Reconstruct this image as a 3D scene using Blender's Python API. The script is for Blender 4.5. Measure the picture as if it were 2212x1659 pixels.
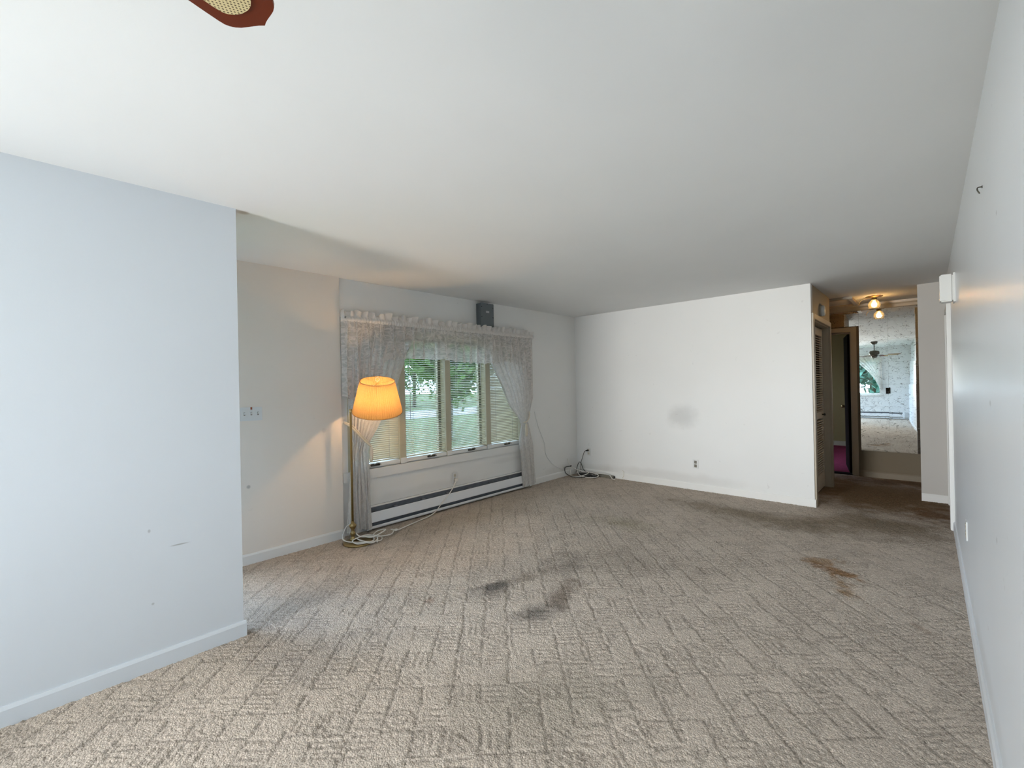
import bpy, bmesh, math, random
import numpy as np
from mathutils import Vector, Matrix

random.seed(7)
rng = np.random.default_rng(11)
sc = bpy.context.scene
col = sc.collection
for o in list(bpy.data.objects):
    bpy.data.objects.remove(o, do_unlink=True)

# ---------------------------------------------------------------- camera
FPX, YAW, PITCH, ROLL, CAMZ = 954.23, 0.7546, 0.0016, -0.0203, 1.4011
cam = bpy.data.cameras.new('camera')
cam.sensor_width = 36.0
cam.lens = 36.0 * FPX / 2212.0
cam.clip_start = 0.02
camo = bpy.data.objects.new('camera', cam)
col.objects.link(camo)
fw = Vector((-math.sin(YAW) * math.cos(PITCH), math.cos(YAW) * math.cos(PITCH), math.sin(PITCH)))
rt = Vector((math.cos(YAW), math.sin(YAW), 0))
up = rt.cross(fw)
r2 = rt * math.cos(ROLL) + up * math.sin(ROLL)
u2 = up * math.cos(ROLL) - rt * math.sin(ROLL)
m = Matrix((r2, u2, -fw)).transposed().to_4x4()
m.translation = (0, 0, CAMZ)
camo.matrix_world = m
sc.camera = camo

# ---------------------------------------------------------------- world, light, exposure
SKY_STRENGTH = 1.7
EXPOSURE = 0.0
world = bpy.data.worlds.new('sky')
sc.world = world
world.use_nodes = True
wn = world.node_tree
wn.nodes.clear()
wo = wn.nodes.new('ShaderNodeOutputWorld')
bg = wn.nodes.new('ShaderNodeBackground')
sky = wn.nodes.new('ShaderNodeTexSky')
sky.sky_type = 'NISHITA'
sky.sun_disc = False
sky.sun_elevation = math.radians(48)
sky.sun_rotation = math.radians(200)
sky.air_density = 1.0
sky.dust_density = 2.0
wmix = wn.nodes.new('ShaderNodeMix')
wmix.data_type = 'RGBA'
wmix.inputs[0].default_value = 0.72
wn.links.new(sky.outputs[0], wmix.inputs[6])
wmix.inputs[7].default_value = (6.0, 8.0, 11.4, 1)      # thin bright overcast veil
wn.links.new(wmix.outputs[2], bg.inputs[0])
bg.inputs[1].default_value = SKY_STRENGTH
wn.links.new(bg.outputs[0], wo.inputs[0])

sc.view_settings.view_transform = 'Standard'
sc.view_settings.look = 'None'
sc.view_settings.gamma = 1.0
sc.view_settings.use_curve_mapping = False
sc.view_settings.exposure = EXPOSURE
sc.cycles.caustics_reflective = False
sc.cycles.caustics_refractive = False
sc.cycles.max_bounces = 7
sc.cycles.diffuse_bounces = 4
sc.cycles.transparent_max_bounces = 14
sc.cycles.use_adaptive_sampling = True
sc.cycles.adaptive_threshold = 0.08
sc.cycles.sample_clamp_indirect = 6.0


def portal(name, loc, rot, sx, sy):
    l = bpy.data.lights.new(name, 'AREA')
    l.shape = 'RECTANGLE'
    l.size, l.size_y = sx, sy
    l.cycles.is_portal = True
    o = bpy.data.objects.new(name, l)
    o.location = loc
    o.rotation_euler = rot
    col.objects.link(o)


# ---------------------------------------------------------------- plan of the place
H = 2.44
XR, XW, XL, YL, YB, XC, YM, YP, XP = 0.163, -4.027, -2.870, 0.772, 5.750, -0.913, 7.970, 6.791, -0.068
YREAR = -3.40
YSTEP = 1.916                        # where the switch wall ends and the window wall begins
WY0, WY1, WZ0, WZ1 = 1.985, 4.46, 0.595, 1.985       # front window opening
BY0, BY1, BZ0, BZ1 = -3.15, -1.25, 0.25, 2.15        # unseen side window (left wall), added to let in more daylight
RX0, RX1, RZ0, RZ1 = -2.70, -0.60, 0.84, 2.05        # rear window
portal('daylight_portal_front', (XW - 0.25, (WY0 + WY1) / 2, (WZ0 + WZ1) / 2), (0, math.radians(-90), 0), WZ1 - WZ0, WY1 - WY0)
portal('daylight_portal_side', (XL - 0.25, (BY0 + BY1) / 2, (BZ0 + BZ1) / 2), (0, math.radians(-90), 0), BZ1 - BZ0, BY1 - BY0)
EY0, EY1, EZ0, EZ1 = -0.36, 0.52, 0.12, 2.03         # glazed entry door added out of view to light the front-left area
portal('daylight_portal_entry', (XW - 0.25, (EY0 + EY1) / 2, (EZ0 + EZ1) / 2), (0, math.radians(-90), 0), EZ1 - EZ0, EY1 - EY0)
portal('daylight_portal_rear', ((RX0 + RX1) / 2, YREAR - 0.25, (RZ0 + RZ1) / 2), (math.radians(90), 0, 0), RX1 - RX0, RZ1 - RZ0)


# ---------------------------------------------------------------- material helpers
def new_mat(name):
    m = bpy.data.materials.new(name)
    m.use_nodes = True
    nt = m.node_tree
    nt.nodes.clear()
    out = nt.nodes.new('ShaderNodeOutputMaterial')
    return m, nt, out


def N(nt, typ, **kw):
    n = nt.nodes.new(typ)
    for k, v in kw.items():
        if k.startswith('i_'):
            n.inputs[int(k[2:])].default_value = v
        else:
            setattr(n, k, v)
    return n


def L(nt, a, b):
    nt.links.new(a, b)


def pbr(name, color, rough=0.6, metal=0.0, spec=0.5, var=0.0, vscale=4.0, bump=0.0, bscale=60.0, bdist=0.002,
        stretch=None, coat=0.0):
    m, nt, out = new_mat(name)
    b = N(nt, 'ShaderNodeBsdfPrincipled')
    b.inputs['Base Color'].default_value = (*color, 1)
    b.inputs['Roughness'].default_value = rough
    b.inputs['Metallic'].default_value = metal
    b.inputs['Specular IOR Level'].default_value = spec
    b.inputs['Coat Weight'].default_value = coat
    tc = N(nt, 'ShaderNodeTexCoord')
    src = tc.outputs['Object']
    if stretch:
        mp = N(nt, 'ShaderNodeMapping')
        mp.inputs['Scale'].default_value = stretch
        L(nt, src, mp.inputs[0])
        src = mp.outputs[0]
    if var > 0:
        no = N(nt, 'ShaderNodeTexNoise')
        no.inputs['Scale'].default_value = vscale
        no.inputs['Detail'].default_value = 5
        L(nt, src, no.inputs[0])
        mx = N(nt, 'ShaderNodeMix', data_type='RGBA')
        mx.inputs[6].default_value = tuple(c * (1 - var) for c in color) + (1,)
        mx.inputs[7].default_value = tuple(min(1, c * (1 + var)) for c in color) + (1,)
        L(nt, no.outputs[0], mx.inputs[0])
        L(nt, mx.outputs[2], b.inputs['Base Color'])
    if bump > 0:
        nb = N(nt, 'ShaderNodeTexNoise')
        nb.inputs['Scale'].default_value = bscale
        nb.inputs['Detail'].default_value = 3
        L(nt, src, nb.inputs[0])
        bp = N(nt, 'ShaderNodeBump')
        bp.inputs['Strength'].default_value = bump
        bp.inputs['Distance'].default_value = bdist
        L(nt, nb.outputs[0], bp.inputs['Height'])
        L(nt, bp.outputs[0], b.inputs['Normal'])
    L(nt, b.outputs[0], out.inputs[0])
    return m


def wall_mat(name, color, rough, spots, scuff=0.25, spec=0.4):
    """painted plaster: faint mottling, roller relief, scuffs and a few dirt spots (x, y, z, rx, ry, rz, strength)"""
    m, nt, out = new_mat(name)
    b = N(nt, 'ShaderNodeBsdfPrincipled')
    b.inputs['Roughness'].default_value = rough
    b.inputs['Specular IOR Level'].default_value = spec
    tc = N(nt, 'ShaderNodeTexCoord')
    src = tc.outputs['Object']
    n1 = N(nt, 'ShaderNodeTexNoise')
    n1.inputs['Scale'].default_value = 1.7
    n1.inputs['Detail'].default_value = 2
    L(nt, src, n1.inputs[0])
    mx = N(nt, 'ShaderNodeMix', data_type='RGBA')
    mx.inputs[6].default_value = tuple(c * 0.965 for c in color) + (1,)
    mx.inputs[7].default_value = tuple(min(1, c * 1.02) for c in color) + (1,)
    L(nt, n1.outputs[0], mx.inputs[0])
    cur = mx.outputs[2]
    # tiny scuffs
    if scuff > 0:
        n2 = N(nt, 'ShaderNodeTexNoise')
        n2.inputs['Scale'].default_value = 9.0
        n2.inputs['Detail'].default_value = 2
        n2.inputs['Distortion'].default_value = 1.5
        L(nt, src, n2.inputs[0])
        cr = N(nt, 'ShaderNodeMapRange')
        cr.inputs[1].default_value = 0.72
        cr.inputs[2].default_value = 0.78
        cr.inputs[3].default_value = 0.0
        cr.inputs[4].default_value = scuff
        L(nt, n2.outputs[0], cr.inputs[0])
        mx2 = N(nt, 'ShaderNodeMix', data_type='RGBA')
        mx2.inputs[7].default_value = (0.30, 0.28, 0.25, 1)
        L(nt, cr.outputs[0], mx2.inputs[0])
        L(nt, cur, mx2.inputs[6])
        cur = mx2.outputs[2]
    nd = N(nt, 'ShaderNodeTexNoise')
    nd.inputs['Scale'].default_value = 5.0
    nd.inputs['Detail'].default_value = 3
    L(nt, src, nd.inputs[0])
    for (x, y, z, rx, ry, rz, st, colr) in spots:
        mp = N(nt, 'ShaderNodeVectorMath', operation='SUBTRACT')
        L(nt, src, mp.inputs[0])
        mp.inputs[1].default_value = (x, y, z)
        dv = N(nt, 'ShaderNodeVectorMath', operation='DIVIDE')
        L(nt, mp.outputs[0], dv.inputs[0])
        dv.inputs[1].default_value = (rx, ry, rz)
        ln = N(nt, 'ShaderNodeVectorMath', operation='LENGTH')
        L(nt, dv.outputs[0], ln.inputs[0])
        ad = N(nt, 'ShaderNodeMath', operation='MULTIPLY_ADD')
        L(nt, nd.outputs[0], ad.inputs[0])
        ad.inputs[1].default_value = 0.8
        ad.inputs[2].default_value = -0.4
        sm = N(nt, 'ShaderNodeMath', operation='ADD')
        L(nt, ln.outputs['Value'], sm.inputs[0])
        L(nt, ad.outputs[0], sm.inputs[1])
        rg = N(nt, 'ShaderNodeMapRange', interpolation_type='SMOOTHERSTEP')
        rg.inputs[1].default_value = 0.15
        rg.inputs[2].default_value = 1.0
        rg.inputs[3].default_value = st
        rg.inputs[4].default_value = 0.0
        L(nt, sm.outputs[0], rg.inputs[0])
        mk = N(nt, 'ShaderNodeMix', data_type='RGBA')
        mk.inputs[7].default_value = (*colr, 1)
        L(nt, rg.outputs[0], mk.inputs[0])
        L(nt, cur, mk.inputs[6])
        cur = mk.outputs[2]
    L(nt, cur, b.inputs['Base Color'])
    nb = N(nt, 'ShaderNodeTexNoise')
    nb.inputs['Scale'].default_value = 140
    nb.inputs['Detail'].default_value = 1
    L(nt, src, nb.inputs[0])
    bp = N(nt, 'ShaderNodeBump')
    bp.inputs['Strength'].default_value = 0.12
    bp.inputs['Distance'].default_value = 0.001
    L(nt, nb.outputs[0], bp.inputs['Height'])
    L(nt, bp.outputs[0], b.inputs['Normal'])
    L(nt, b.outputs[0], out.inputs[0])
    return m


la = bpy.data.lights.new('rear_fill_lamp', 'AREA')          # fill lamp added at the rear window to brighten the far wall
la.shape = 'RECTANGLE'
la.size, la.size_y = 0.95, RZ1 - RZ0 - 0.1
la.energy = 80
la.color = (1.0, 0.99, 0.97)
la.spread = math.radians(74)
lao = bpy.data.objects.new('rear_fill_lamp', la)
lao.location = (RX0 + 0.50, YREAR - 0.02, (RZ0 + RZ1) / 2)
lao.rotation_euler = (math.radians(90), 0, math.radians(-6))
col.objects.link(lao)
WHITE = (0.665, 0.70, 0.735)
GREY = (0.16, 0.15, 0.14)
M = {}
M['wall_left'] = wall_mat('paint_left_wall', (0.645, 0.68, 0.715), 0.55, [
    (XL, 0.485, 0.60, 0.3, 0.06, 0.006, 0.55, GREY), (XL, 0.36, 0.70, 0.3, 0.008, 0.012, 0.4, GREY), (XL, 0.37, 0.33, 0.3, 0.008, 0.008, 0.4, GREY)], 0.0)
M['wall_win'] = wall_mat('paint_window_wall', (0.82, 0.81, 0.78), 0.6, [
    (XW, 2.9, 0.27, 0.4, 1.2, 0.10, 0.20, (0.42, 0.40, 0.37)), (XW, 3.27, 0.33, 0.4, 0.09, 0.10, 0.45, (0.45, 0.42, 0.37)),
    (XW, 4.2, 0.42, 0.4, 0.5, 0.05, 0.16, (0.4, 0.38, 0.36)), (XW, 5.3, 0.12, 0.4, 0.6, 0.10, 0.15, (0.42, 0.38, 0.32))], 0.18)
M['wall_switch'] = wall_mat('paint_switch_wall', (0.82, 0.745, 0.66), 0.6, [(XW, 1.13, 0.62, 0.4, 0.02, 0.02, 0.5, GREY), (XW, 1.75, 1.02, 0.4, 0.03, 0.03, 0.25, GREY)], 0.1)
M['wall_far'] = wall_mat('paint_far_wall', (0.80, 0.795, 0.775), 0.55, [
    (-2.34, YB, 0.94, 0.30, 0.5, 0.20, 0.34, (0.34, 0.33, 0.31)), (-2.6, YB, 0.13, 1.6, 0.5, 0.11, 0.22, (0.42, 0.39, 0.35)),
    (-3.70, YB, 0.10, 0.4, 0.5, 0.12, 0.22, (0.40, 0.36, 0.30))], 0.14)
M['wall_right'] = wall_mat('paint_right_wall', (0.82, 0.845, 0.87), 0.30, [
    (XR, 2.75, 0.10, 0.3, 1.3, 0.16, 0.28, (0.45, 0.42, 0.38)), (XR, 2.21, 0.84, 0.3, 0.02, 0.02, 0.6, GREY), (XR, 2.02, 1.9, 0.3, 0.015, 0.012, 0.5, GREY),
    (XR, 2.33, 1.30, 0.3, 0.05, 0.02, 0.35, GREY)], 0.22, spec=0.6)
M['wall_rear'] = wall_mat('paint_rear_wall', (0.80, 0.80, 0.79), 0.6, [], 0.0)
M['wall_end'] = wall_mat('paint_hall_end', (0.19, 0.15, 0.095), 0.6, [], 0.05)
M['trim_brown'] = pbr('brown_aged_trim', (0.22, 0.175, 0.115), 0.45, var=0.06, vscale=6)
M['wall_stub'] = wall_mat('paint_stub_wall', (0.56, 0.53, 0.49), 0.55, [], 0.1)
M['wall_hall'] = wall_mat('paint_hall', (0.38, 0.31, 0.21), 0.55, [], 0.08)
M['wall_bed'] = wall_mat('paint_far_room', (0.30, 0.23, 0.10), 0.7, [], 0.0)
M['ceiling'] = wall_mat('paint_ceiling', (0.80, 0.805, 0.795), 0.85, [(-2.9, 0.82, H, 0.05, 0.05, 0.3, 0.5, (0.35, 0.25, 0.15)),
    (XW, 2.2, H, 0.03, 0.30, 0.3, 0.35, (0.35, 0.33, 0.3))], 0.0, spec=0.2)
M['trim'] = pbr('painted_trim', (0.80, 0.79, 0.76), 0.4, var=0.03, vscale=6, bump=0.1, bscale=40, bdist=0.001)
M['trim_tan'] = pbr('aged_door_trim', (0.46, 0.39, 0.29), 0.4, var=0.05, vscale=6)
M['louver'] = pbr('cream_louver_paint', (0.72, 0.64, 0.52), 0.5, var=0.05, vscale=8)
M['white_metal'] = pbr('white_enamel_metal', (0.82, 0.83, 0.84), 0.35, var=0.02, vscale=5)
M['dark_slot'] = pbr('dusty_dark_steel', (0.15, 0.16, 0.18), 0.7, var=0.3, vscale=20)
M['fins'] = pbr('aluminium_fins', (0.45, 0.46, 0.47), 0.5, metal=0.7, var=0.2, vscale=15)
M['plastic_white'] = pbr('white_plastic', (0.72, 0.72, 0.70), 0.35, var=0.02)
M['plastic_ivory'] = pbr('ivory_plastic', (0.60, 0.55, 0.44), 0.4, var=0.03)
M['plastic_black'] = pbr('black_plastic', (0.02, 0.02, 0.02), 0.45, var=0.1)
M['plastic_grey'] = pbr('grey_brown_plastic', (0.22, 0.20, 0.16), 0.5, var=0.1)
M['cord_white'] = pbr('white_cord', (0.78, 0.75, 0.70), 0.45, var=0.04, vscale=20)
M['cord_black'] = pbr('dark_cord', (0.05, 0.045, 0.04), 0.5, var=0.1, vscale=20)
M['grey_box'] = pbr('grey_painted_steel', (0.13, 0.15, 0.16), 0.5, var=0.06, vscale=15, bump=0.1)
M['bronze'] = pbr('dark_bronze', (0.07, 0.065, 0.05), 0.45, metal=0.6, var=0.2, vscale=20)
M['steel'] = pbr('bright_steel', (0.75, 0.75, 0.75), 0.25, metal=1.0)
M['brass'] = pbr('polished_brass', (0.62, 0.48, 0.23), 0.24, metal=1.0, var=0.08, vscale=12)
M['brass_old'] = pbr('antique_brass', (0.33, 0.24, 0.11), 0.32, metal=1.0, var=0.25, vscale=14)
M['slat'] = pbr('cream_blind_slat', (0.66, 0.62, 0.48), 0.45, var=0.03)
M['mullion'] = pbr('olive_cream_window_paint', (0.50, 0.46, 0.33), 0.5, var=0.05, vscale=8)
M['cane'] = None
M['fan_wood'] = pbr('cherry_veneer', (0.125, 0.020, 0.004), 0.45, var=0.25, vscale=6, spec=0.15)
M['red_carpet'] = pbr('magenta_carpet', (0.24, 0.008, 0.05), 0.95, var=0.35, vscale=14, bump=0.6, bscale=150, bdist=0.004)
M['dark_wood'] = pbr('dark_brown_door', (0.010, 0.006, 0.004), 0.8, spec=0.1, var=0.3, vscale=5, stretch=(8, 8, 1))
M['dark_floor'] = pbr('kitchen_floor', (0.25, 0.18, 0.11), 0.5, var=0.2)
M['concrete'] = pbr('house_plinth', (0.4, 0.4, 0.38), 0.9, var=0.1)
M['grass'] = pbr('lawn_grass', (0.085, 0.115, 0.035), 0.95, var=0.35, vscale=2.0, bump=0.5, bscale=30, bdist=0.02)
M['asphalt'] = pbr('pale_road', (0.30, 0.30, 0.31), 0.9, var=0.1, vscale=3)
M['bark'] = pbr('bark', (0.10, 0.075, 0.05), 0.9, var=0.3, vscale=12, bump=0.5, bscale=25, bdist=0.02)
M['siding'] = pbr('white_siding', (0.55, 0.57, 0.6), 0.7, var=0.05, vscale=3)
M['roof'] = pbr('grey_roof', (0.12, 0.12, 0.13), 0.9, var=0.2, vscale=8)


def leaf_mat(name, c):
    m, nt, out = new_mat(name)
    tc = N(nt, 'ShaderNodeTexCoord')
    no = N(nt, 'ShaderNodeTexNoise')
    no.inputs['Scale'].default_value = 1.6
    no.inputs['Detail'].default_value = 4
    L(nt, tc.outputs['Object'], no.inputs[0])
    mx = N(nt, 'ShaderNodeMix', data_type='RGBA')
    mx.inputs[6].default_value = tuple(x * 0.6 for x in c) + (1,)
    mx.inputs[7].default_value = tuple(x * 1.4 for x in c) + (1,)
    L(nt, no.outputs[0], mx.inputs[0])
    d = N(nt, 'ShaderNodeBsdfDiffuse')
    t = N(nt, 'ShaderNodeBsdfTranslucent')
    L(nt, mx.outputs[2], d.inputs[0])
    L(nt, mx.outputs[2], t.inputs[0])
    s = N(nt, 'ShaderNodeMixShader')
    s.inputs[0].default_value = 0.4
    L(nt, d.outputs[0], s.inputs[1])
    L(nt, t.outputs[0], s.inputs[2])
    L(nt, s.outputs[0], out.inputs[0])
    return m


M['leaf_a'] = leaf_mat('leaf_bright', (0.11, 0.19, 0.05))
M['leaf_b'] = leaf_mat('leaf_deep', (0.08, 0.15, 0.05))
M['leaf_c'] = leaf_mat('leaf_blue_green', (0.10, 0.22, 0.17))


def glass_mat(name, tint, refl=0.06):
    m, nt, out = new_mat(name)
    t = N(nt, 'ShaderNodeBsdfTransparent')
    t.inputs[0].default_value = (*tint, 1)
    g = N(nt, 'ShaderNodeBsdfGlossy')
    g.inputs['Roughness'].default_value = 0.02
    s = N(nt, 'ShaderNodeMixShader')
    s.inputs[0].default_value = refl
    L(nt, t.outputs[0], s.inputs[1])
    L(nt, g.outputs[0], s.inputs[2])
    L(nt, s.outputs[0], out.inputs[0])
    return m


M['glass'] = glass_mat('window_glass', (0.95, 0.98, 0.96), 0.05)
M['screen'] = glass_mat('insect_screen_mesh', (0.62, 0.63, 0.62), 0.0)


def mirror_mat():
    m, nt, out = new_mat('gold_veined_mirror')
    tc = N(nt, 'ShaderNodeTexCoord')
    oi = N(nt, 'ShaderNodeObjectInfo')
    ad = N(nt, 'ShaderNodeVectorMath', operation='MULTIPLY_ADD')
    L(nt, tc.outputs['Object'], ad.inputs[0])
    ad.inputs[1].default_value = (1, 1, 1)
    cx = N(nt, 'ShaderNodeCombineXYZ')
    rm = N(nt, 'ShaderNodeMath', operation='MULTIPLY')
    rm.inputs[1].default_value = 37.0
    L(nt, oi.outputs['Random'], rm.inputs[0])
    L(nt, rm.outputs[0], cx.inputs[0])
    L(nt, rm.outputs[0], cx.inputs[2])
    L(nt, cx.outputs[0], ad.inputs[2])
    # veins: thin level lines of a distorted noise, broken up by a second noise
    n1 = N(nt, 'ShaderNodeTexNoise')
    n1.inputs['Scale'].default_value = 13.0
    n1.inputs['Detail'].default_value = 4.0
    n1.inputs['Distortion'].default_value = 1.2
    mp = N(nt, 'ShaderNodeMapping')
    mp.inputs['Scale'].default_value = (0.8, 1, 1.5)
    mp.inputs['Rotation'].default_value = (0, 0.5, 0)
    L(nt, ad.outputs[0], mp.inputs[0])
    L(nt, mp.outputs[0], n1.inputs[0])
    sb = N(nt, 'ShaderNodeMath', operation='SUBTRACT')
    L(nt, n1.outputs[0], sb.inputs[0])
    sb.inputs[1].default_value = 0.5
    ab = N(nt, 'ShaderNodeMath', operation='ABSOLUTE')
    L(nt, sb.outputs[0], ab.inputs[0])
    rg = N(nt, 'ShaderNodeMapRange')
    rg.inputs[1].default_value = 0.004
    rg.inputs[2].default_value = 0.022
    rg.inputs[3].default_value = 1.0
    rg.inputs[4].default_value = 0.0
    L(nt, ab.outputs[0], rg.inputs[0])
    n2 = N(nt, 'ShaderNodeTexNoise')
    n2.inputs['Scale'].default_value = 17.0
    n2.inputs['Detail'].default_value = 3.0
    L(nt, ad.outputs[0], n2.inputs[0])
    rg2 = N(nt, 'ShaderNodeMapRange')
    rg2.inputs[1].default_value = 0.40
    rg2.inputs[2].default_value = 0.58
    L(nt, n2.outputs[0], rg2.inputs[0])
    mu = N(nt, 'ShaderNodeMath', operation='MULTIPLY')
    L(nt, rg.outputs[0], mu.inputs[0])
    L(nt, rg2.outputs[0], mu.inputs[1])
    mu2 = N(nt, 'ShaderNodeMath', operation='MULTIPLY')
    L(nt, mu.outputs[0], mu2.inputs[0])
    mu2.inputs[1].default_value = 0.85
    g = N(nt, 'ShaderNodeBsdfGlossy')
    g.inputs[0].default_value = (0.86, 0.86, 0.83, 1)
    g.inputs['Roughness'].default_value = 0.004
    d = N(nt, 'ShaderNodeBsdfPrincipled')
    d.inputs['Base Color'].default_value = (0.06, 0.05, 0.025, 1)
    d.inputs['Roughness'].default_value = 0.4
    s = N(nt, 'ShaderNodeMixShader')
    L(nt, mu2.outputs[0], s.inputs[0])
    L(nt, g.outputs[0], s.inputs[1])
    L(nt, d.outputs[0], s.inputs[2])
    L(nt, s.outputs[0], out.inputs[0])
    return m


M['mirror'] = mirror_mat()


def lace_mat(name, sheer, colr=(0.84, 0.80, 0.76)):
    m, nt, out = new_mat(name)
    tc = N(nt, 'ShaderNodeTexCoord')
    uv = tc.outputs['UV']
    mp = N(nt, 'ShaderNodeMapping')
    L(nt, uv, mp.inputs[0])
    v = N(nt, 'ShaderNodeTexVoronoi')
    v.feature = 'DISTANCE_TO_EDGE'
    v.inputs['Scale'].default_value = 9
    nz = N(nt, 'ShaderNodeTexNoise')
    nz.inputs['Scale'].default_value = 5.5
    nz.inputs['Detail'].default_value = 3
    nz.inputs['Distortion'].default_value = 1.8
    L(nt, mp.outputs[0], nz.inputs[0])
    L(nt, mp.outputs[0], v.inputs[0])
    # scrolls: level lines of noise; the motif is opaque thread on a sheer net
    ab = N(nt, 'ShaderNodeMath', operation='SUBTRACT')
    L(nt, nz.outputs[0], ab.inputs[0])
    ab.inputs[1].default_value = 0.5
    a2 = N(nt, 'ShaderNodeMath', operation='ABSOLUTE')
    L(nt, ab.outputs[0], a2.inputs[0])
    r1 = N(nt, 'ShaderNodeMapRange')
    r1.inputs[1].default_value = 0.02
    r1.inputs[2].default_value = 0.06
    r1.inputs[3].default_value = 1.0
    r1.inputs[4].default_value = 0.0
    L(nt, a2.outputs[0], r1.inputs[0])
    r2_ = N(nt, 'ShaderNodeMapRange')
    r2_.inputs[1].default_value = 0.03
    r2_.inputs[2].default_value = 0.10
    r2_.inputs[3].default_value = 1.0
    r2_.inputs[4].default_value = 0.0
    L(nt, v.outputs['Distance'], r2_.inputs[0])
    mxx = N(nt, 'ShaderNodeMath', operation='MAXIMUM')
    L(nt, r1.outputs[0], mxx.inputs[0])
    h = N(nt, 'ShaderNodeMath', operation='MULTIPLY')
    L(nt, r2_.outputs[0], h.inputs[0])
    h.inputs[1].default_value = 0.6
    L(nt, h.outputs[0], mxx.inputs[1])
    al = N(nt, 'ShaderNodeMapRange')
    al.inputs[3].default_value = sheer            # see-through share of the net
    al.inputs[4].default_value = sheer * 0.55     # and of the motif
    L(nt, mxx.outputs[0], al.inputs[0])
    d = N(nt, 'ShaderNodeBsdfDiffuse')
    d.inputs[0].default_value = (*colr, 1)
    t = N(nt, 'ShaderNodeBsdfTranslucent')
    t.inputs[0].default_value = (*colr, 1)
    s1 = N(nt, 'ShaderNodeMixShader')
    s1.inputs[0].default_value = 0.28
    L(nt, d.outputs[0], s1.inputs[1])
    L(nt, t.outputs[0], s1.inputs[2])
    tr = N(nt, 'ShaderNodeBsdfTransparent')
    s2 = N(nt, 'ShaderNodeMixShader')
    L(nt, al.outputs[0], s2.inputs[0])
    L(nt, s1.outputs[0], s2.inputs[1])
    L(nt, tr.outputs[0], s2.inputs[2])
    L(nt, s2.outputs[0], out.inputs[0])
    return m


M['lace'] = lace_mat('lace_panel', 0.25)
M['lace_sheer'] = lace_mat('lace_valance', 0.50)
M['lace_band'] = lace_mat('lace_header', 0.05)
M['ribbon'] = pbr('satin_tieback', (0.75, 0.66, 0.52), 0.5, var=0.1, vscale=20)


def shade_mat():
    m, nt, out = new_mat('pleated_lamp_shade')
    tc = N(nt, 'ShaderNodeTexCoord')
    no = N(nt, 'ShaderNodeTexNoise')
    no.inputs['Scale'].default_value = 120
    L(nt, tc.outputs['Object'], no.inputs[0])
    mx = N(nt, 'ShaderNodeMix', data_type='RGBA')
    mx.inputs[6].default_value = (0.50, 0.29, 0.10, 1)
    mx.inputs[7].default_value = (0.62, 0.39, 0.16, 1)
    L(nt, no.outputs[0], mx.inputs[0])
    d = N(nt, 'ShaderNodeBsdfDiffuse')
    t = N(nt, 'ShaderNodeBsdfTranslucent')
    L(nt, mx.outputs[2], d.inputs[0])
    L(nt, mx.outputs[2], t.inputs[0])
    s = N(nt, 'ShaderNodeMixShader')
    s.inputs[0].default_value = 0.45
    L(nt, d.outputs[0], s.inputs[1])
    L(nt, t.outputs[0], s.inputs[2])
    L(nt, s.outputs[0], out.inputs[0])
    return m


M['shade'] = shade_mat()


def emit_mat(name, colr, st):
    m, nt, out = new_mat(name)
    e = N(nt, 'ShaderNodeEmission')
    e.inputs[0].default_value = (*colr, 1)
    e.inputs[1].default_value = st
    L(nt, e.outputs[0], out.inputs[0])
    return m


M['bulb'] = emit_mat('warm_bulb', (1.0, 0.62, 0.25), 14)


def clear_glass_mat():
    m, nt, out = new_mat('clear_ribbed_glass')
    t = N(nt, 'ShaderNodeBsdfTransparent')
    t.inputs[0].default_value = (1.0, 0.93, 0.78, 1)
    g = N(nt, 'ShaderNodeBsdfGlossy')
    g.inputs['Roughness'].default_value = 0.05
    tl = N(nt, 'ShaderNodeBsdfTranslucent')
    tl.inputs[0].default_value = (1.0, 0.9, 0.7, 1)
    lw = N(nt, 'ShaderNodeLayerWeight')
    lw.inputs[0].default_value = 0.4
    s0 = N(nt, 'ShaderNodeMixShader')
    s0.inputs[0].default_value = 0.35
    L(nt, t.outputs[0], s0.inputs[1])
    L(nt, tl.outputs[0], s0.inputs[2])
    s = N(nt, 'ShaderNodeMixShader')
    L(nt, lw.outputs['Facing'], s.inputs[0])
    L(nt, s0.outputs[0], s.inputs[1])
    L(nt, g.outputs[0], s.inputs[2])
    L(nt, s.outputs[0], out.inputs[0])
    return m


M['lamp_glass'] = clear_glass_mat()


def cane_mat():
    m, nt, out = new_mat('woven_cane')
    tc = N(nt, 'ShaderNodeTexCoord')
    mp = N(nt, 'ShaderNodeMapping')
    mp.inputs['Scale'].default_value = (110, 110, 110)
    mp.inputs['Rotation'].default_value = (0, 0, 0.785)
    L(nt, tc.outputs['Object'], mp.inputs[0])
    ch = N(nt, 'ShaderNodeTexVoronoi')
    ch.inputs['Scale'].default_value = 1.6
    ch.inputs['Randomness'].default_value = 0.1
    L(nt, mp.outputs[0], ch.inputs[0])
    r = N(nt, 'ShaderNodeMapRange')
    r.inputs[1].default_value = 0.28
    r.inputs[2].default_value = 0.34
    L(nt, ch.outputs['Distance'], r.inputs[0])
    mx = N(nt, 'ShaderNodeMix', data_type='RGBA')
    mx.inputs[6].default_value = (0.10, 0.06, 0.02, 1)
    mx.inputs[7].default_value = (0.68, 0.56, 0.30, 1)
    L(nt, r.outputs[0], mx.inputs[0])
    b = N(nt, 'ShaderNodeBsdfPrincipled')
    b.inputs['Roughness'].default_value = 0.6
    L(nt, mx.outputs[2], b.inputs['Base Color'])
    L(nt, b.outputs[0], out.inputs[0])
    return m


M['cane'] = cane_mat()


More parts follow.
